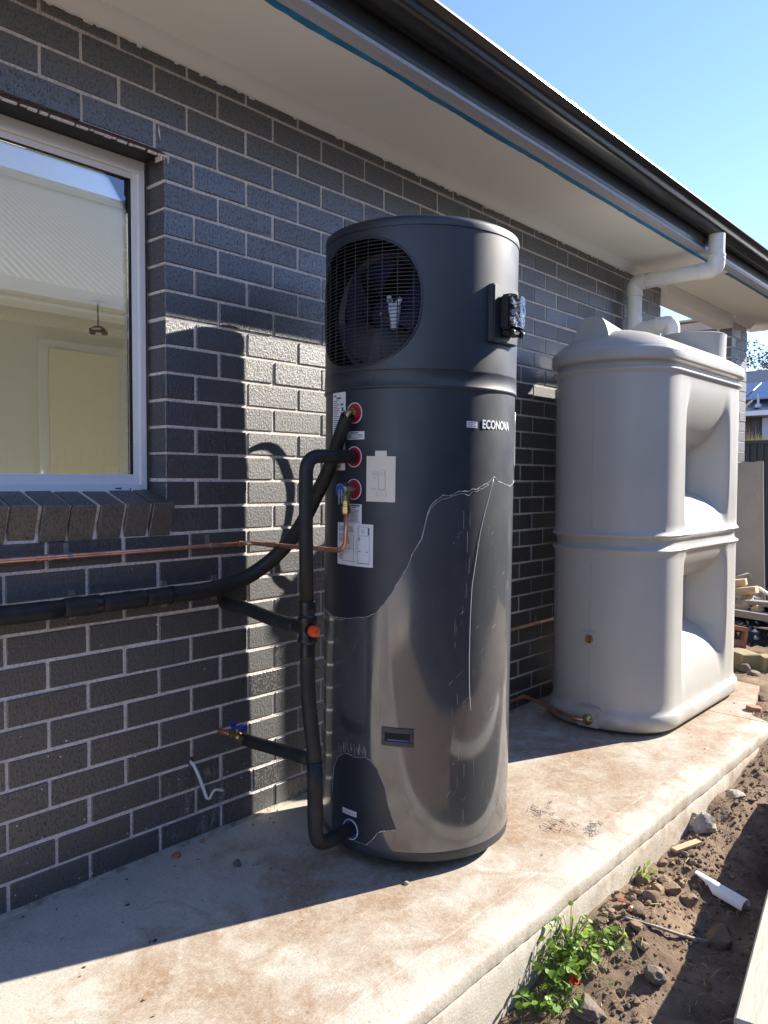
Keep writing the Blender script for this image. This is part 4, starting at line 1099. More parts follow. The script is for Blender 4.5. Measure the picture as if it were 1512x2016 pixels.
# ------------------------------------------------------------------ rainwater tank
TK = empty("rainwater_tank", (2.66, -.40, 0), "grey plastic slimline rainwater tank with moulded recesses and domed lid", "water tank")
HLEN, HWID, EX = .685, .362, .29
def stadium(n=420):
    pts = []; L = HLEN - EX
    # superellipse ends
    m = n // 4
    for q in np.linspace(-PI / 2, PI / 2, m): pts.append((L + EX * max(0, math.cos(q)) ** .86, HWID * math.copysign(abs(math.sin(q)) ** .86, math.sin(q))))
    for u in np.linspace(0, 1, m + 2)[1:-1]: pts.append((L - 2 * L * u, HWID))
    for q in np.linspace(PI / 2, 3 * PI / 2, m): pts.append((-L + EX * -max(0, -math.cos(q)) ** .86, HWID * math.copysign(abs(math.sin(q)) ** .86, math.sin(q))))
    for u in np.linspace(0, 1, m + 2)[1:-1]: pts.append((-L + 2 * L * u, -HWID))
    P = np.array(pts)
    # resample evenly
    Q = np.vstack([P, P[:1]]); s = np.concatenate([[0], np.cumsum(np.hypot(*np.diff(Q, axis=0).T))])
    u = np.linspace(0, s[-1], n, endpoint=False)
    return np.stack([np.interp(u, s, Q[:, 0]), np.interp(u, s, Q[:, 1])], 1)
P = stadium(); NP = len(P)
tg = np.roll(P, -2, 0) - np.roll(P, 2, 0); nr = np.stack([tg[:, 1], -tg[:, 0]], 1); nr /= np.linalg.norm(nr, axis=1)[:, None]
if (nr[:, 0] * P[:, 0]).sum() < 0: nr = -nr
zp = [(.004, -.030), (.008, -.012), (.020, .004), (.040, .011), (.060, .012), (.078, .009), (.090, .001), (.100, -.007), (.115, -.011), (.14, -.012)]
for z in np.arange(.17, .85, .03): zp.append((float(z), -.012))
zp += [(.855, -.012), (.866, -.006), (.874, .000), (.882, -.003), (.888, -.018), (.900, -.022), (.922, -.022), (.932, -.016), (.940, -.002), (.948, .000), (.956, -.006), (.966, -.012)]
for z in np.arange(1.0, 1.70, .03): zp.append((float(z), -.012))
zp += [(1.715, -.012), (1.7255, -.010), (1.733, -.001), (1.739, .001), (1.744, -.001), (1.747, -.017), (1.751, -.020), (1.772, -.020), (1.776, -.017), (1.779, .004), (1.783, .010), (1.792, .012), (1.824, .012), (1.832, .010), (1.838, .003), (1.842, -.004)]
zp.sort()
def sstep(a, b, x):
    t_ = min(1, max(0, (x - a) / (b - a))); return t_ * t_ * (3 - 2 * t_)
def lump(z):
    v = 1.0
    for zm, h in ((.918, .225), (.10, .33), (1.735, .35)):
        q = abs(z - zm) / h
        if q < 1: v = min(v, 1 - math.sqrt(1 - q * q))
    return v
P[:, 1] = np.where(P[:, 1] > 0, P[:, 1] * .77, P[:, 1])
tg = np.roll(P, -2, 0) - np.roll(P, 2, 0); nr = np.stack([tg[:, 1], -tg[:, 0]], 1); nr /= np.linalg.norm(nr, axis=1)[:, None]
if (nr[:, 0] * P[:, 0]).sum() < 0: nr = -nr
def recess(x, z):
    e = sstep(-.335, -.255, x) * (1 - sstep(.235, .315, x))
    return .20 * e * lump(z)
vs = []
for z, off in zp:
    for k in range(NP):
        x, y = P[k] + nr[k] * off
        if (P[k][1] < -HWID + .004 or P[k][1] > HWID * .77 - .004) and .10 < z < 1.73:
            d = recess(P[k][0], z); y -= math.copysign(d, y)
        vs.append((x, y, z))
nl = len(zp); fs = [(i * NP + k, i * NP + (k + 1) % NP, (i + 1) * NP + (k + 1) % NP, (i + 1) * NP + k) for i in range(nl - 1) for k in range(NP)]
# dome
dome = [(1.0, 1.842), (.985, 1.848), (.93, 1.862), (.85, 1.880), (.72, 1.906), (.55, 1.930), (.35, 1.948), (.15, 1.957), (.0, 1.960)]
b0 = (nl - 1) * NP
for i, (s_, z) in enumerate(dome[1:]):
    for k in range(NP):
        x, y = P[k] + nr[k] * -.004
        cx_ = max(-.42, min(.42, x)); vs.append((cx_ + (x - cx_) * s_, y * s_, z))
for i in range(len(dome) - 1):
    a_ = b0 if i == 0 else (nl + i - 1) * NP; b_ = (nl + i) * NP
    fs += [(a_ + k, a_ + (k + 1) % NP, b_ + (k + 1) % NP, b_ + k) for k in range(NP)]
fs.append(tuple(reversed(range(NP))))
tb = MB().add(vs, fs).build("tank_body", m_tank, TK, auto=50)
# lifting ridge at the near end of the lid
def ridge(x0, x1, yc, w, zb, h, taper):
    vs = []; n = 16; cols = [0, .04, .3, .6, 1]
    for u in cols:
        x = x0 + (x1 - x0) * u; hh = h * (1 - taper * u); ww = w * (1 - .25 * u)
        for q in range(n + 1):
            a = PI * q / n; e = .55
            vs.append((x, yc - ww * math.copysign(abs(math.cos(a)) ** e, math.cos(a)) * (1.0 + .18 * (1 - math.sin(a))), zb + hh * math.sin(a) ** .8))
    m = n + 1
    fs = [(i * m + q, i * m + q + 1, (i + 1) * m + q + 1, (i + 1) * m + q) for i in range(len(cols) - 1) for q in range(n)] + [tuple(range(m))]
    return MB().add(vs, fs).build("lid_ridge", m_tank, TK, auto=40)
ridge(-.60, -.10, .02, .085, 1.825, .185, .30)
ridge(.60, .20, .05, .085, 1.825, .17, .30)
MB().lathe([(.185, 1.84), (.187, 2.02), (.190, 2.036), (.184, 2.040), (.176, 2.038), (.174, 1.9), (.174, 1.86), (.0, 1.86)], 56, (.43, -.085, 0)).build("inlet_neck", m_tank, TK, auto=40)
# fittings on the near end
def ring_x(z, y, x, name, m, prof): return MB().lathe(prof, 20, (x, y, z), '-x').build(name, m, TK, auto=40)
ring_x(.440, -.03, -.677, "brass_plug", m_brass, [(0, .004), (.010, .004), (.013, .011), (.018, .012), (.021, .006), (.021, .0)])
ring_x(.052, -.04, -.7005, "brass_outlet", m_brass, [(0, .034), (.011, .034), (.013, .024), (.018, .022), (.021, .014), (.025, .010), (.026, .0)])
mb = MB(); mb.box(-.6775, -.650, -.068, .008, .402, .478); mb.build("fitting_pad", m_tank, TK, bevel=.0025)
mb = MB(); mb.box(-.7005, -.660, -.095, .022, .014, .112); mb.build("outlet_pad", m_tank, TK, bevel=.006)
# moulding seam down the near end
MB().tube([(-.6735, -.035, z) for z in np.arange(.11, .86, .05)], .0022, 6).build("mould_seam", m_tank, TK, smooth=True)
MB().tube([(-.6735, -.035, z) for z in np.arange(.97, 1.71, .05)], .0022, 6).build("mould_seam", m_tank, TK, smooth=True)

# ------------------------------------------------------------------ PVC downpipe
DP = empty("white_downpipe", (3.25, 0, 0), "white plastic downpipe from the gutter across under the soffit and into the tank lid", "pipe")
def elbow(p0, pc, p1, r=.045, name="elbow"):
    p0, pc, p1 = Vector(p0), Vector(pc), Vector(p1)
    pts = [p0] + fillet([p0, pc, p1], .075, 9)[1:-1] + [p1]
    o = MB().tube(pts, r + .0035, 24).build(name, m_pvc, DP, smooth=False, auto=50)
    d0 = (pc - p0).normalized(); d1 = (p1 - pc).normalized()
    MB().tube([p0, p0 + d0 * .012], r + .006, 24).build("collar", m_pvc, o, auto=40); MB().tube([p1 - d1 * .012, p1], r + .006, 24).build("collar", m_pvc, o, auto=40)
    return o
YA, YB, ZH, ZT = -.562, -.066, 2.447, 2.142
MB().tube([(0, YA, 2.648), (0, YA, 2.52)], .0455, 28).build("pipe", m_pvc, DP, auto=40)
elbow((0, YA, 2.53), (0, YA, ZH), (0, YA + .085, ZH))
MB().tube([(0, YA + .08, ZH), (0, YB - .08, ZH)], .0450, 28).build("pipe", m_pvc, DP, auto=40)
elbow((0, YB - .085, ZH), (0, YB, ZH), (0, YB, ZH - .085))
MB().tube([(0, YB, ZH - .08), (0, YB, 1.2)], .0450, 28).build("pipe", m_pvc, DP, auto=40)
MB().tube([(0, YB, ZT + .09), (0, YB, ZT - .09)], .0485, 28).build("tee", m_pvc, DP, auto=40)
MB().tube([(0, YB, ZT), (0, YB - .085, ZT + .012)], .0485, 28).build("tee_branch", m_pvc, DP, auto=40)
MB().tube([(0, YB - .08, ZT + .012), (0, -.215, ZT + .022)], .0450, 28).build("pipe", m_pvc, DP, auto=40)
elbow((0, -.215, ZT + .022), (0, -.305, ZT + .026), (0, -.305, ZT - .05))
MB().tube([(0, -.305, ZT - .045), (0, -.305, 1.87)], .0450, 28).build("pipe", m_pvc, DP, auto=40)
mb = MB(); mb.box(-.020, .012, YA - .0495, YA - .0475, 2.490, 2.500); mb.build("printed_mark", m_print, DP)

# ------------------------------------------------------------------ fences
def fence(name, axis, a0, a1, fixed, ztop, zbot, label, step=.075, detail=(None, None), group=None):
    root = empty(name, (0, 0, 0), label, "fence", group)
    def pt(a, d, z): return (a, fixed + d, z) if axis == 'x' else (fixed + d, a, z)
    W_ = 2.37; a = a0; k = 0
    while a < a1 - .01:
        b = min(a + W_, a1); vs = []; n = max(2, int((b - a - .05) / step)); xs2 = []
        for q in range(n):
            s0 = a + .025 + (b - a - .05) * q / n; w = (b - a - .05) / n
            xs2 += [(s0, 0), (s0 + w * .42, 0), (s0 + w * .5, .016), (s0 + w * .92, .016)]
        xs2.append((b - .025, 0))
        for s_, d in xs2: vs += [pt(s_, d, zbot), pt(s_, d, ztop - .03)]
        MB().add(vs, [(2 * i, 2 * i + 2, 2 * i + 3, 2 * i + 1) for i in range(len(xs2) - 1)]).build("fence_panel", m_fence, root)
        mb = MB()
        p, q = pt(a, -.02, zbot - .1), pt(a + .05, .04, ztop + .005); mb.box(min(p[0], q[0]), max(p[0], q[0]), min(p[1], q[1]), max(p[1], q[1]), p[2], q[2]); mb.build("fence_post", m_fence, root)
        p, q = pt(a + .051, -.018, ztop - .04), pt(b - .001, .038, ztop); mb = MB(); mb.box(min(p[0], q[0]), max(p[0], q[0]), min(p[1], q[1]), max(p[1], q[1]), p[2], q[2]); mb.build("fence_rail", m_fence, root)
        a = b; k += 1
    return root
fence("side_fence", 'x', -6.0, 8.18, -4.70, 1.55, -.25, "long dark steel fence along the side boundary reflected in the heater")
fence("rear_fence", 'y', -4.68, 6.0, 8.2, 1.685, -.05, "dark ribbed steel fence beyond the rubbish pile at the back")

# ------------------------------------------------------------------ neighbouring houses
NH = empty("corrugated_roof_house", (0, 0, 0), "pale corrugated roofed house reflected in the window glass", "house")
mb = MB(); mb.box(-5, 13, -12, -6.2, -.3, 2.9); mb.build("wall", m_farwall, NH)
vs = []; nn = 1400; ex0, ex1 = -6.0, 14.0
for k in range(nn + 1):
    x = ex0 + (ex1 - ex0) * k / nn; h = .016 * math.sin(k * 2 * PI / 7)
    vs += [(x, -5.55, 3.17 + h), (x, -9.5, 5.66 + h)]
for k in range(nn + 1):
    x = ex0 + (ex1 - ex0) * k / nn; vs.append((x, -13.5, 3.17))
rfo = MB().add(vs, [(2 * k, 2 * k + 2, 2 * k + 3, 2 * k + 1) for k in range(nn)] + [(2 * k + 1, 2 * k + 3, 2 * nn + 2 + k + 1, 2 * nn + 2 + k) for k in range(nn)]).build("roof", m_farroof, NH)
MB().box(ex0, ex1, -5.60, -5.48, 3.06, 3.20).build("gutter", m_trim, NH)
MB().box(ex0, ex1, -6.2, -5.62, 3.0, 3.03).build("soffit", m_soffit, NH)
MB().tube([(ex0, -9.5, 5.70), (ex1, -9.5, 5.70)], .09, 8).build("ridge_cap", m_farroof, NH)

FH = empty("brick_house_beyond_fence", (0, 0, .55), "dark brick house with solar panels behind the rear fence", "house")
FX = 22.0
MB().box(FX, FX + 8, -8, 12, -.3, 2.45).build("wall", m_farwall, FH)
MB().box(FX - .02, FX - .001, 4.55, 4.75, 1.5, 2.44).build("downpipe", m_fence, FH)
MB().box(FX - .03, FX - .001, 4.25, 4.48, 1.5, 2.44).build("window_frame", m_fascialip, FH)
MB().box(FX - .62, FX - .5, -8.6, 12.6, 2.47, 2.60).build("gutter", m_trim, FH)
MB().box(FX - .5, FX, -8.5, 12.5, 2.46, 2.48).build("soffit", m_fascialip, FH)
MB().add([(FX - .55, -8.6, 2.58), (FX - .55, 12.6, 2.58), (FX + 4, 8, 4.3), (FX + 4, -4, 4.3), (FX + 9, -8.6, 2.58), (FX + 9, 12.6, 2.58)], [(0, 1, 2, 3), (1, 5, 2), (3, 2, 5, 4), (0, 3, 4)]).build("roof", m_roof, FH)
def rz(x): return 2.58 + (x - FX + .55) * (4.3 - 2.58) / 4.55
for k in range(3):
    y0 = 3.0 + k * 1.05
    MB().add([(FX + .3, y0, rz(FX + .3) + .13), (FX + .3, y0 + 1.0, rz(FX + .3) + .13), (FX + 2.0, y0 + 1.0, rz(FX + 2.0) + .13), (FX + 2.0, y0, rz(FX + 2.0) + .13),
              (FX + .3, y0, rz(FX + .3) + .09), (FX + .3, y0 + 1.0, rz(FX + .3) + .09), (FX + 2.0, y0 + 1.0, rz(FX + 2.0) + .09), (FX + 2.0, y0, rz(FX + 2.0) + .09)],
             [(0, 1, 2, 3), (0, 4, 5, 1), (1, 5, 6, 2), (2, 6, 7, 3), (3, 7, 4, 0), (4, 7, 6, 5)]).build("solar_panel", m_solar, FH)
mb = MB(); mb.tube([(FX - .2, 4.55, rz(FX - .2)), (FX - .2, 4.55, rz(FX - .2) + .38)], .035, 8); mb.tube([(FX - .2, 4.55, rz(FX - .2)), (FX - .2, 4.55, rz(FX - .2) + .1)], .09, 8); mb.build("vent_pipe", m_fascialip, FH)

# tree beyond
TR = empty("gum_tree", (29.2, 5.75, 0.45), "dark bushy tree rising behind the far house roof", "tree")
mb = MB(); mb.tube([(0, 0, -.3), (.1, .05, 1.5), (0, .1, 3.2), (.1, 0, 4.6)], [.22, .17, .12, .05], 9)
for a in range(7):
    q = a * .9; mb.tube([(0, .08, 2.4 + .2 * a), (.5 * math.cos(q), .5 * math.sin(q), 3.2 + .2 * a), (1.1 * math.cos(q), 1.1 * math.sin(q), 3.7 + .25 * a)], [.08, .05, .015], 6)
mb.build("trunk", m_bark, TR, smooth=True)
mb = MB()
cl_ = [(Vector((random.gauss(0, .75), random.gauss(0, .75), 4.45 + random.gauss(0, .55))), random.uniform(.25, .5)) for _ in range(60)]
for c_, r_ in cl_:
    for _ in range(120):
        d = Vector((random.gauss(0, 1), random.gauss(0, 1), random.gauss(0, 1))).normalized() * r_ * random.random() ** .4
        p = c_ + d; a = Vector((random.gauss(0, 1), random.gauss(0, 1), random.gauss(0, .6) - .5)).normalized(); b = a.orthogonal().normalized()
        l, w = random.uniform(.09, .16), random.uniform(.03, .05)
        mb.add([p, p + a * l * .5 + b * w, p + a * l, p + a * l * .5 - b * w], [(0, 1, 2, 3)])
mb.build("crown", m_treeleaf, TR)
# dry grass on the bank behind the fence
mb = MB()
for _ in range(4200):
    x = random.uniform(9.2, 12.5); y = random.uniform(-1.0, 3.2); zb_ = 1.49 + (x - 9.2) * .03; h = random.uniform(.18, .40) * (1.4 if random.random() < .06 else 1); dx, dy = random.gauss(0, .07), random.gauss(0, .07)
    mb.add([(x, y - .008, zb_), (x, y + .008, zb_), (x + dx, y + dy, zb_ + h)], [(0, 1, 2)])
gr_ = mb.build("dry_grass", m_dry); tag(gr_, "tall dry grass along the top of the rear fence", kind="stuff")
MB().prism([(-4, -.1), (-3, 1.5), (8, 1.5), (9, -.1)], 9.1, 14).build("earth_bank", m_soil)
tag(bpy.data.objects["earth_bank"], "raised bank behind the fence", kind="structure")

# ------------------------------------------------------------------ leaning sheet and rubbish pile
def plank(name, a, b, w, h, m, label, cat, group=None, roll=0.0):
    a, b = Vector(a), Vector(b); d = b - a; L_ = d.length
    o = MB().box(-L_ / 2, L_ / 2, -w / 2, w / 2, -h / 2, h / 2).build(name, m, None, bevel=min(w, h) * .06, segs=1)
    q = d.to_track_quat('X', 'Z'); o.rotation_mode = 'QUATERNION'
    from mathutils import Quaternion
    o.rotation_quaternion = q @ Quaternion((1, 0, 0), roll); o.location = (a + b) / 2
    return tag(o, label, cat, group)
sh = MB()
n = 14; vs = []
for i in range(n + 1):
    for j in range(n + 1):
        u, v = i / n, j / n
        x = 5.36 + .02 * u - .16 * (1 - v) + .05 * (1 - v) ** 2; y = .10 - .345 * u - .08 * (1 - v) * u; z = -.02 + 1.375 * v + (.012 * noise.noise(Vector((u * 6, 0, 0))) + .02 * u if j == n else 0)
        vs.append((x, y, z))
m_ = len(vs); vs += [(x + .012, y + .002, z) for x, y, z in vs]
fs = [(i * (n + 1) + j, (i + 1) * (n + 1) + j, (i + 1) * (n + 1) + j + 1, i * (n + 1) + j + 1) for i in range(n) for j in range(n)]
fs += [tuple(q + m_ for q in f) for f in fs]
for i in range(n): fs += [(i * (n + 1) + n, (i + 1) * (n + 1) + n, (i + 1) * (n + 1) + n + m_, i * (n + 1) + n + m_), (i * (n + 1), (i + 1) * (n + 1), (i + 1) * (n + 1) + m_, i * (n + 1) + m_), (i, i + 1, i + 1 + m_, i + m_), (n * (n + 1) + i, n * (n + 1) + i + 1, n * (n + 1) + i + 1 + m_, n * (n + 1) + i + m_)]
o = sh.add(vs, fs).build("cement_sheet", m_sheet); tag(o, "big cream board leaning upright beyond the rubbish pile", "board")
TG = "timber scraps on the rubbish pile"
plank("timber_offcut", (4.98, -.05, .40), (5.10, -.24, .455), .09, .045, m_greywood, "dark weathered offcut topping the rubbish pile", "timber", TG)
plank("timber_offcut", (4.88, -.08, .39), (4.91, -.275, .425), .09, .05, m_pine, "short pale block leaning below the dark topmost offcut", "timber", TG)
plank("timber_offcut", (4.80, -.12, .335), (4.80, -.385, .385), .09, .055, m_pine, "long pale offcut sloping across the pile above the grey planks", "timber", TG)
plank("timber_offcut", (4.85, -.10, .30), (4.80, -.33, .315), .12, .05, m_pine, "pale offcut tucked under the long sloping offcut", "timber", TG)
plank("grey_plank", (4.77, .3, .285), (4.60, -1.0, .318), .09, .036, m_greywood, "upper grey plank lying flat across the pile", "plank")
plank("grey_plank", (4.66, .25, .245), (4.44, -1.0, .222), .10, .050, m_greywood, "thicker grey plank sloping below the upper plank", "plank")
plank("grey_plank", (4.60, .2, .150), (4.46, -1.0, .148), .03, .012, m_greywood, "thin grey batten under the two planks", "plank")
for k, (a, b) in enumerate((((4.62, -.30, .25), (4.66, -.36, .29)), ((4.62, -.42, .255), (4.60, -.47, .28)), ((4.64, -.26, .26), (4.66, -.30, .275)))):
    plank("timber_offcut", a, b, .07, .05, m_pine, ["pale square end of timber between the two grey planks", "pale block at the right between the two grey planks", "small chip of pale timber between planks near the tank"][k], "timber", TG)
plank("white_stick", (4.93, -.36, .385), (4.78, -.55, .315), .02, .02, m_trim, "white painted stick sloping off the right of the pile", "stick")
o = plank("garden_sleeper", (4.32, -.22, -.004), (3.97, -.60, .004), .14, .11, m_treated, "treated green pine sleeper end at the foot of the rubbish pile", "sleeper")
plank("garden_sleeper", (4.02, -.635, .0), (4.42, -1.15, .0), .14, .10, m_treated, "treated pine sleeper running right from the corner of the pile", "sleeper")
# black rubbish mound
mb = MB()
vs = []; n = 30
for i in range(n + 1):
    for j in range(n + 1):
        x = 4.28 + .75 * i / n; y = .3 - 1.4 * j / n
        h = .05 + .25 * sstep(0, .7, i / n) + .06 * noise.noise(Vector((x * 6, y * 6, 0))) + .04 * noise.noise(Vector((x * 17, y * 17, 2)))
        vs.append((x, y, max(-.05, h)))
mb.add(vs, [(i * (n + 1) + j, (i + 1) * (n + 1) + j, (i + 1) * (n + 1) + j + 1, i * (n + 1) + j + 1) for i in range(n) for j in range(n)])
o = mb.build("rubbish_heap", m_blackbag, smooth=True); tag(o, "heap of black plastic and rubble under the planks", kind="stuff")
mb = MB()
for k in range(110):
    x = random.uniform(4.30, 4.75); y = random.uniform(-.85, -.10); i_ = (x - 4.28) / .75; z = .07 + .26 * sstep(0, .7, i_) + random.uniform(0, .05)
    a = [Vector((random.gauss(0, 1), random.gauss(0, 1), random.gauss(0, 1))).normalized() * random.uniform(.008, .03) for _ in range(4)]
    mi = random.choice((0, 0, 1, 2, 2, 2, 3))
    mb.add([Vector((x, y, z)) + q for q in a], [(0, 1, 2), (0, 2, 3), (0, 3, 1), (1, 3, 2)], mi)
o = mb.build("rubbish_scraps", [m_silver, m_bluebag, m_pine, m_cable]); tag(o, "scraps of foil plastic and wood in the heap", kind="stuff")
# cored brick
bk = empty("cored_brick", (4.235, -.42, .075), "orange cored brick standing on end beside the tank in the rubbish", "brick", rot=(.15, .1, .6))
mb = MB(); L_, W_, H_ = .038, .055, .115
mb.box(-L_, L_, -W_, -W_ + .022, -H_, H_); mb.box(-L_, L_, W_ - .022, W_, -H_, H_)
for z0_, z1_ in ((-H_, -H_ + .03), (-.022, .022), (H_ - .03, H_)): mb.box(-L_, L_, -W_ + .0222, W_ - .0222, z0_, z1_)
mb.build("brick_shell", m_terracotta, bk, bevel=.002)
for k, (x, y, z, s_, lab) in enumerate(((3.90, -.575, -.015, .06, "flat brown stone in front of the treated sleeper"), (3.80, -.665, -.02, .045, "small grey stone at the right of the flat brown stone"), (4.02, -.72, -.01, .05, "brown clod under the sleeper at the frame edge"))):
    o = bpy.data.objects.new("stone", rock_mesh("stone", 40 + k, 2, .3, .5)); o.data.materials.append(m_stone); o.location = (x, y, z); o.scale = (s_ * 1.4, s_, s_); COL.objects.link(o); tag(o, lab, "stone")
o = MB().lathe([(0, .016), (.036, .015), (.040, .008), (.040, -.006), (0, -.006)], 18).build("terracotta_disc", m_terracotta, auto=40)
o.location = (2.90, -.925, -.006); o.rotation_euler = (.08, .05, 0); tag(o, "round terracotta piece lying on the muddy slab corner", "tile")

# ------------------------------------------------------------------ things on and beside the slab
def rock(x, y, s, label, cat, m, seed, squash=.7, sub=2, zoff=0.25, name="stone", sc=(1, 1, 1), group=None, z=None):
    me = rock_mesh(name, seed, sub, .30, squash); me.materials.append(m)
    if sub > 2: me.shade_smooth(); me.set_sharp_from_angle(angle=rad(25))
    o = bpy.data.objects.new(name, me); COL.objects.link(o)
    o.scale = (s * sc[0], s * sc[1], s * sc[2]); o.location = (x, y, (ground_z(x, y) if z is None else z) + s * sc[2] * squash * zoff)
    o.rotation_euler = (random.gauss(0, .2), random.gauss(0, .2), random.uniform(0, 6))
    return tag(o, label, cat, group)
rock(.405, -1.235, .048, "pale grey rock beside the red bottle cap in the weeds", "rock", m_stone, 1, .85, 3)
rock(.640, -1.325, .042, "angular tan rock in the shaded dirt right of the weeds", "rock", m_stone, 2, .6, 3)
rock(.960, -1.395, .050, "reddish clod against the right end of the stick", "rock", m_clod, 3, .8, 3)
rock(1.06, -1.36, .034, "smooth round stone above the stick's right end", "rock", m_stone, 4, .8, 3)
rock(1.60, -1.115, .058, "white broken concrete lump under the slab edge", "rock", m_concrete, 5, .9, 3, name="concrete_lump", zoff=.1)
rock(1.95, -1.13, .050, "crumbled white concrete patch against the far slab face", "rock", m_concrete, 6, .45, 3, name="concrete_lump", zoff=.1)
rock(.52, -1.43, .055, "half buried flat rock at the lower edge of the dirt", "rock", m_clod, 7, .35, 3)
rock(.30, -1.30, .030, "small dark stone left of the pale grey rock", "rock", m_stone, 8, .7, 3)
CG = "loose clods of dirt along the slab"
for k in range(46):
    x = random.uniform(.62, 1.45); y = -1.10 - abs(random.gauss(.02, .075)); s_ = random.uniform(.010, .030) * (1.25 if 0.8 < x < 1.15 else .85)
    rock(x, y, s_, "brown clod of dirt among others heaped by the slab face", "dirt clod", m_clod, 60 + k, .8, 2, .35, "dirt_clod", group=CG)
for k in range(24):
    x = random.uniform(.4, 2.2); y = random.uniform(-1.55, -1.15); s_ = random.uniform(.007, .018)
    rock(x, y, s_, "small brown lump scattered on the open dirt", "dirt lump", m_clod, 120 + k, .8, 2, .35, "dirt_lump", group="lumps scattered over the open dirt")
mb = MB(); protos = [rock_mesh("p", 200 + k, 1, .3, .75) for k in range(6)]
pv = [[v.co.copy() for v in p.vertices] for p in protos]; pf = [[tuple(f.vertices) for f in p.polygons] for p in protos]
for k in range(5200):
    x = random.uniform(-.1, 3.3); y = -1.09 - abs(random.gauss(0, .26)) if random.random() < .6 else random.uniform(-1.75, -1.09)
    if x > 2.75: y = random.uniform(-1.6, yfront(x) - .02)
    s_ = min(.016, .0022 + random.expovariate(1 / .0026)); q = k % 6; a = random.uniform(0, 6.28); ca, sa = math.cos(a), math.sin(a); zz = ground_z(x, y) + s_ * .25
    mb.add([(x + s_ * (v.x * ca - v.y * sa), y + s_ * (v.x * sa + v.y * ca), zz + s_ * v.z) for v in pv[q]], pf[q])
for p in protos: bpy.data.meshes.remove(p)
o = mb.build("soil_crumbs", m_clod); tag(o, "loose crumbs of soil and grit over the dirt", kind="stuff")
# dry straw and roots
mb = MB()
for k in range(420):
    x = random.uniform(.0, 3.2); y = random.uniform(-1.75, -1.10)
    if k > 300: x = random.uniform(2.7, 4.2); y = random.uniform(-1.4, yfront(x) - .03) if x < 3.4 else random.uniform(-1.2, -.55)
    a = random.uniform(0, 6.28); l = random.uniform(.015, .07); z = ground_z(x, y) + .004; b = a + random.gauss(0, .4)
    mb.tube([(x, y, z), (x + l * .5 * math.cos(a), y + l * .5 * math.sin(a), z + random.uniform(.002, .012)), (x + l * math.cos(b), y + l * math.sin(b), z)], random.uniform(.0005, .0013), 4)
o = mb.build("dry_straw", m_dry); tag(o, "dry straw and rootlets on the dirt", kind="stuff")

# pvc offcut half buried
pv_ = empty("pvc_offcut", (1.235, -1.305, ground_z(1.235, -1.305) + .02), "broken white plastic pipe half buried in the dirt", "pipe")
vs = []; n = 14; rows = 9
for i in range(rows + 1):
    for k in range(n + 1):
        a = rad(-15 + 200 * k / n) if i > 3 else rad(20 + 140 * k / n * (.6 + .1 * i) + 10 * noise.noise(Vector((k * .4, i, 0))))
        u = -.095 + .19 * i / rows
        vs.append((u, .026 * math.cos(a), .026 * math.sin(a) - .008))
mv = len(vs)
for i in range(rows + 1):
    for k in range(n + 1):
        x, y, z = vs[i * (n + 1) + k]; vs.append((x, y * .9, (z + .008) * .9 - .008))
fs = [(i * (n + 1) + k, (i + 1) * (n + 1) + k, (i + 1) * (n + 1) + k + 1, i * (n + 1) + k + 1) for i in range(rows) for k in range(n)]
fs += [tuple(q + mv for q in f) for f in fs] + [(rows * (n + 1) + k, rows * (n + 1) + k + 1, rows * (n + 1) + k + 1 + mv, rows * (n + 1) + k + mv) for k in range(n)]
o = MB().add(vs, fs).build("pipe_shell", m_pvc, pv_, auto=50)
pv_.rotation_euler = (.1, .10, math.atan2(-.18, -.045))
# stick, copper bits, cap, chips
o = MB().tube(spline([(.735, -1.185, ground_z(.735, -1.185) + .006), (.80, -1.25, ground_z(.80, -1.25) + .012), (.88, -1.325, ground_z(.88, -1.325) + .010), (.955, -1.390, ground_z(.955, -1.39) + .010)], 6), [.0035] * 6 + [.0052] * 13, 8).build("dark_stick", m_greywood, smooth=True)
tag(o, "dark bent stick lying on the dirt above the tan rock", "stick")
for k, (x, y, a, lab) in enumerate(((.825, -1.140, 1.3, "short copper pipe offcut nearer the slab on the loose dirt"), (.795, -1.183, .1, "short copper pipe offcut lying just above the stick"))):
    o = MB().tube([(-.014, 0, 0), (.014, 0, 0)], .0075, 12).build("copper_offcut", m_copper, auto=40); o.location = (x, y, ground_z(x, y) + .011); o.rotation_euler = (0, .2, a); tag(o, lab, "pipe offcut")
cap_ = empty("bottle_cap", (.418, -1.188, ground_z(.418, -1.188) + .035), "red plastic bottle cap lying in the weeds beside the pale rock", "bottle cap", rot=(.9, -.3, .2))
MB().lathe([(.0, -.006), (.011, -.006), (.0125, -.004), (.0125, .006), (.010, .006), (.0095, -.003), (0, -.003)], 20).build("cap_shell", m_redcap, cap_, auto=40)
o = plank("timber_chip", (1.34, -1.105, ground_z(1.34, -1.105) + .015), (1.455, -1.155, ground_z(1.455, -1.155) + .022), .028, .010, m_pine, "pale splintered timber chip on dirt below the concrete lump", "wood chip")
SLD = Vector((.66, .11, 0)).normalized(); SLN = Vector((SLD.y, -SLD.x, 0))
SA = Vector((.262, -1.652, .03)) + SLN * .1
sl = plank("pale_sleeper", SA + Vector((0, 0, -.0375)), SA + SLD * 1.95 + Vector((0, 0, -.0375)), .20, .075, m_sleeper, "pale dotted timber sleeper at the lower right corner, top of its stack", "sleeper")
for k in range(1, 5):
    q0 = SA + Vector((.02 * (k % 2), 0, -.0375 - .0765 * k)); plank("pale_sleeper", q0, q0 + SLD * (1.9 + .03 * k), .20, .075, m_sleeper, ["", "second sleeper of the stack directly under the top pale one", "third sleeper down in the stack beside the trench", "fourth sleeper down in the stack beside the trench", "lowest sleeper of the stack half sunk in soil"][k], "sleeper", "stacked timber sleepers")
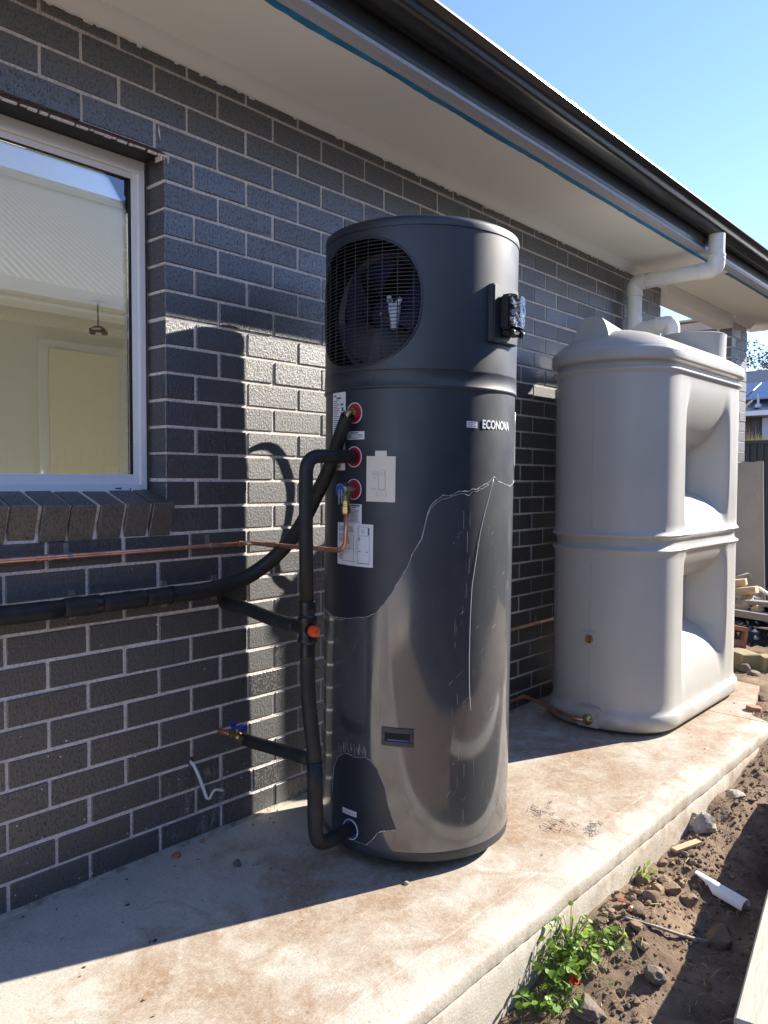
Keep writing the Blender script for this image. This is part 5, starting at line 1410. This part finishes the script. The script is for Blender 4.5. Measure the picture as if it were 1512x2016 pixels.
tg_ = MB().box(-.985, -.9755, -.06, .02, -.030, .010).build("yellow_tag", m_yellow, sl)
o = bpy.data.objects.new("broken_tile", rock_mesh("broken_tile", 300, 3, .12, .22)); o.data.materials.append(m_concrete); o.scale = (.09, .055, .05); o.location = (.185, -1.165, ground_z(.185, -1.165) + .014); COL.objects.link(o)
tag(o, "flat pale concrete slab piece at the bottom below the weeds", "concrete piece")

# debris on the slab
def sz_(y): return y / 80
DG = "dark crumbs on the shaded slab"
deb = [(-.10, -.06, .016, m_terracotta, "pink brick chip against the wall base"), (.015, -.035, .012, m_terracotta, "small brown brick chip by the wall further right"), (.0, -.24, .018, m_stone, "pale pottery shard lying on the shaded slab"), (.275, -.705, .010, m_concrete, "small cube of mortar just in front of the heater base")]
rock_i = 400
for x, y, s_, m_, lab in deb:
    rock(x, y, s_, lab, "chip", m_, rock_i, .6, 2, .6, "chip", z=sz_(y)); rock_i += 1
mb = MB(); q_ = []
for k in range(170):
    x = random.uniform(-.62, 3.0); y = random.uniform(-.95, -.03)
    if (x - .586) ** 2 + (y + .48) ** 2 < .12 or (x > 1.95 and y > -.8): continue
    s_ = min(.007, .0012 + random.expovariate(1 / .0016))
    vv = [Vector((random.gauss(0, 1), random.gauss(0, 1), abs(random.gauss(0, .7)))).normalized() * s_ for _ in range(5)]
    mb.add([Vector((x, y, sz_(y) + .0004)) + v for v in vv], [(0, 1, 2), (0, 2, 3), (0, 3, 4), (1, 2, 4), (2, 3, 4), (0, 1, 4)])
o = mb.build("slab_crumbs", m_soil); tag(o, "dark crumbs and grit scattered over the slab", kind="stuff")
mb = MB()
for k in range(26):
    x = random.uniform(-.6, .35); y = random.uniform(-.42, -.04); s_ = random.uniform(.003, .008)
    vv = [Vector((random.gauss(0, 1), random.gauss(0, .7), abs(random.gauss(0, .5)))).normalized() * s_ for _ in range(5)]
    mb.add([Vector((x, y, sz_(y) + .0005)) + v for v in vv], [(0, 1, 2), (0, 2, 3), (0, 3, 4), (1, 2, 4), (2, 3, 4), (0, 1, 4)])
o = mb.build("dark_flecks", m_dark); tag(o, "black flecks of tar and leaf on the shaded slab", kind="stuff")
mb = MB()
for (cx_, cy_, nseg) in ((1.02, -.74, 9), (.955, -.86, 8), (1.01, -.95, 8)):
    for q in range(nseg):
        x, y = cx_ + random.gauss(0, .035), cy_ + random.gauss(0, .022); a = random.uniform(0, 6.28); l = random.uniform(.015, .05)
        mb.tube(spline([(x, y, sz_(y) + .002), (x + l * math.cos(a), y + l * math.sin(a), sz_(y) + .006), (x + l * math.cos(a + .8), y + l * math.sin(a + .9), sz_(y) + .002)], 4), .0009, 4)
o = mb.build("plastic_fibres", m_print); tag(o, "tangles of dark plastic fibres on the sunlit slab", kind="stuff")

# ------------------------------------------------------------------ weeds beside the slab
def leaf_mesh(name, kind):
    bm = bmesh.new()
    if kind == 0:      # heart leaf
        o2 = [(0, 0), (.30, .10), (.52, .38), (.46, .70), (.20, .93), (0, 1.0), (-.20, .93), (-.46, .70), (-.52, .38), (-.30, .10)]
    else:
        o2 = [(0, 0), (.10, .18), (.22, .45), (.16, .75), (0, 1.05), (-.16, .75), (-.22, .45), (-.10, .18)]
    c_ = bm.verts.new((0, .45, -.05)); vv = [bm.verts.new((x, y, .10 * abs(x) - .10 * y * y)) for x, y in o2]
    for k in range(len(vv)): bm.faces.new((c_, vv[k], vv[(k + 1) % len(vv)]))
    me = bpy.data.meshes.new(name); bm.to_mesh(me); bm.free(); me.materials.append(m_leaf); me.shade_smooth(); return me
lm = [leaf_mesh("leaf", 0), leaf_mesh("leaf", 1)]
weeds = [(.30, -1.150, 13, .034, 0, .06, "leafy green weed at the near end of the clump below the slab"), (.40, -1.135, 18, .032, 0, .085, "broad leafed weed behind the red bottle cap"), (.47, -1.125, 17, .032, 0, .10, "tall bright weed in the middle of the clump"), (.54, -1.110, 15, .030, 0, .115, "tallest weed with round leaves against the slab face"),
         (.57, -1.165, 16, .026, 1, .075, "fine leafed weed at the right side of the clump"), (.63, -1.205, 9, .028, 0, .045, "low round leafed weed at the right tip of the clump"), (.36, -1.185, 12, .026, 1, .06, "narrow leafed weed between the cap and the near weed"), (.49, -1.175, 14, .028, 0, .07, "weed in front of the tall bright weed")]
def weed(x, y, nl_, ls, kind, ht, lab, grp="weeds along the slab edge"):
    r_ = empty("weed", (x, y, ground_z(x, y)), lab, "weed", grp)
    mb = MB()
    nl_ = int(nl_ * 1.9); ls *= .74
    for k in range(nl_):
        a = k * 2.4 + random.uniform(-.3, .3); rr = random.uniform(.012, .055) * (ht / .08) ** .3; h = ht * random.uniform(.35, 1.0)
        tip = Vector((rr * math.cos(a), rr * math.sin(a), h))
        mb.tube([(0, 0, -.004), tip * .55 + Vector((0, 0, h * .12)), tip], .0011, 4)
        o = bpy.data.objects.new("leaf", lm[kind if random.random() < .8 else 1 - kind]); COL.objects.link(o); o.parent = r_; o.location = tip
        s_ = ls * random.uniform(.65, 1.2); o.scale = (s_ * random.uniform(.8, 1.1), s_, s_); o.rotation_euler = (random.gauss(-.05, .4), random.gauss(0, .35), a - PI / 2)
    mb.build("stem", m_greengrass, r_)
for w_ in weeds: weed(*w_)
weed(1.075, -1.098, 6, .040, 1, .06, "small sprout with long leaves growing alone against the slab face", None)
mb = MB()
for k in range(260):
    x = random.gauss(.50, .13); y = -1.10 - abs(random.gauss(.05, .06)); a = random.uniform(0, 6.28); h = random.uniform(.02, .06); z = ground_z(x, y)
    mb.add([(x - .0012, y, z), (x + .0012, y, z), (x + h * .5 * math.cos(a), y + h * .5 * math.sin(a), z + h)], [(0, 1, 2)])
o = mb.build("grass_blades", m_greengrass); tag(o, "fine green grass blades among the weeds", kind="stuff")
bpy.context.view_layer.update()
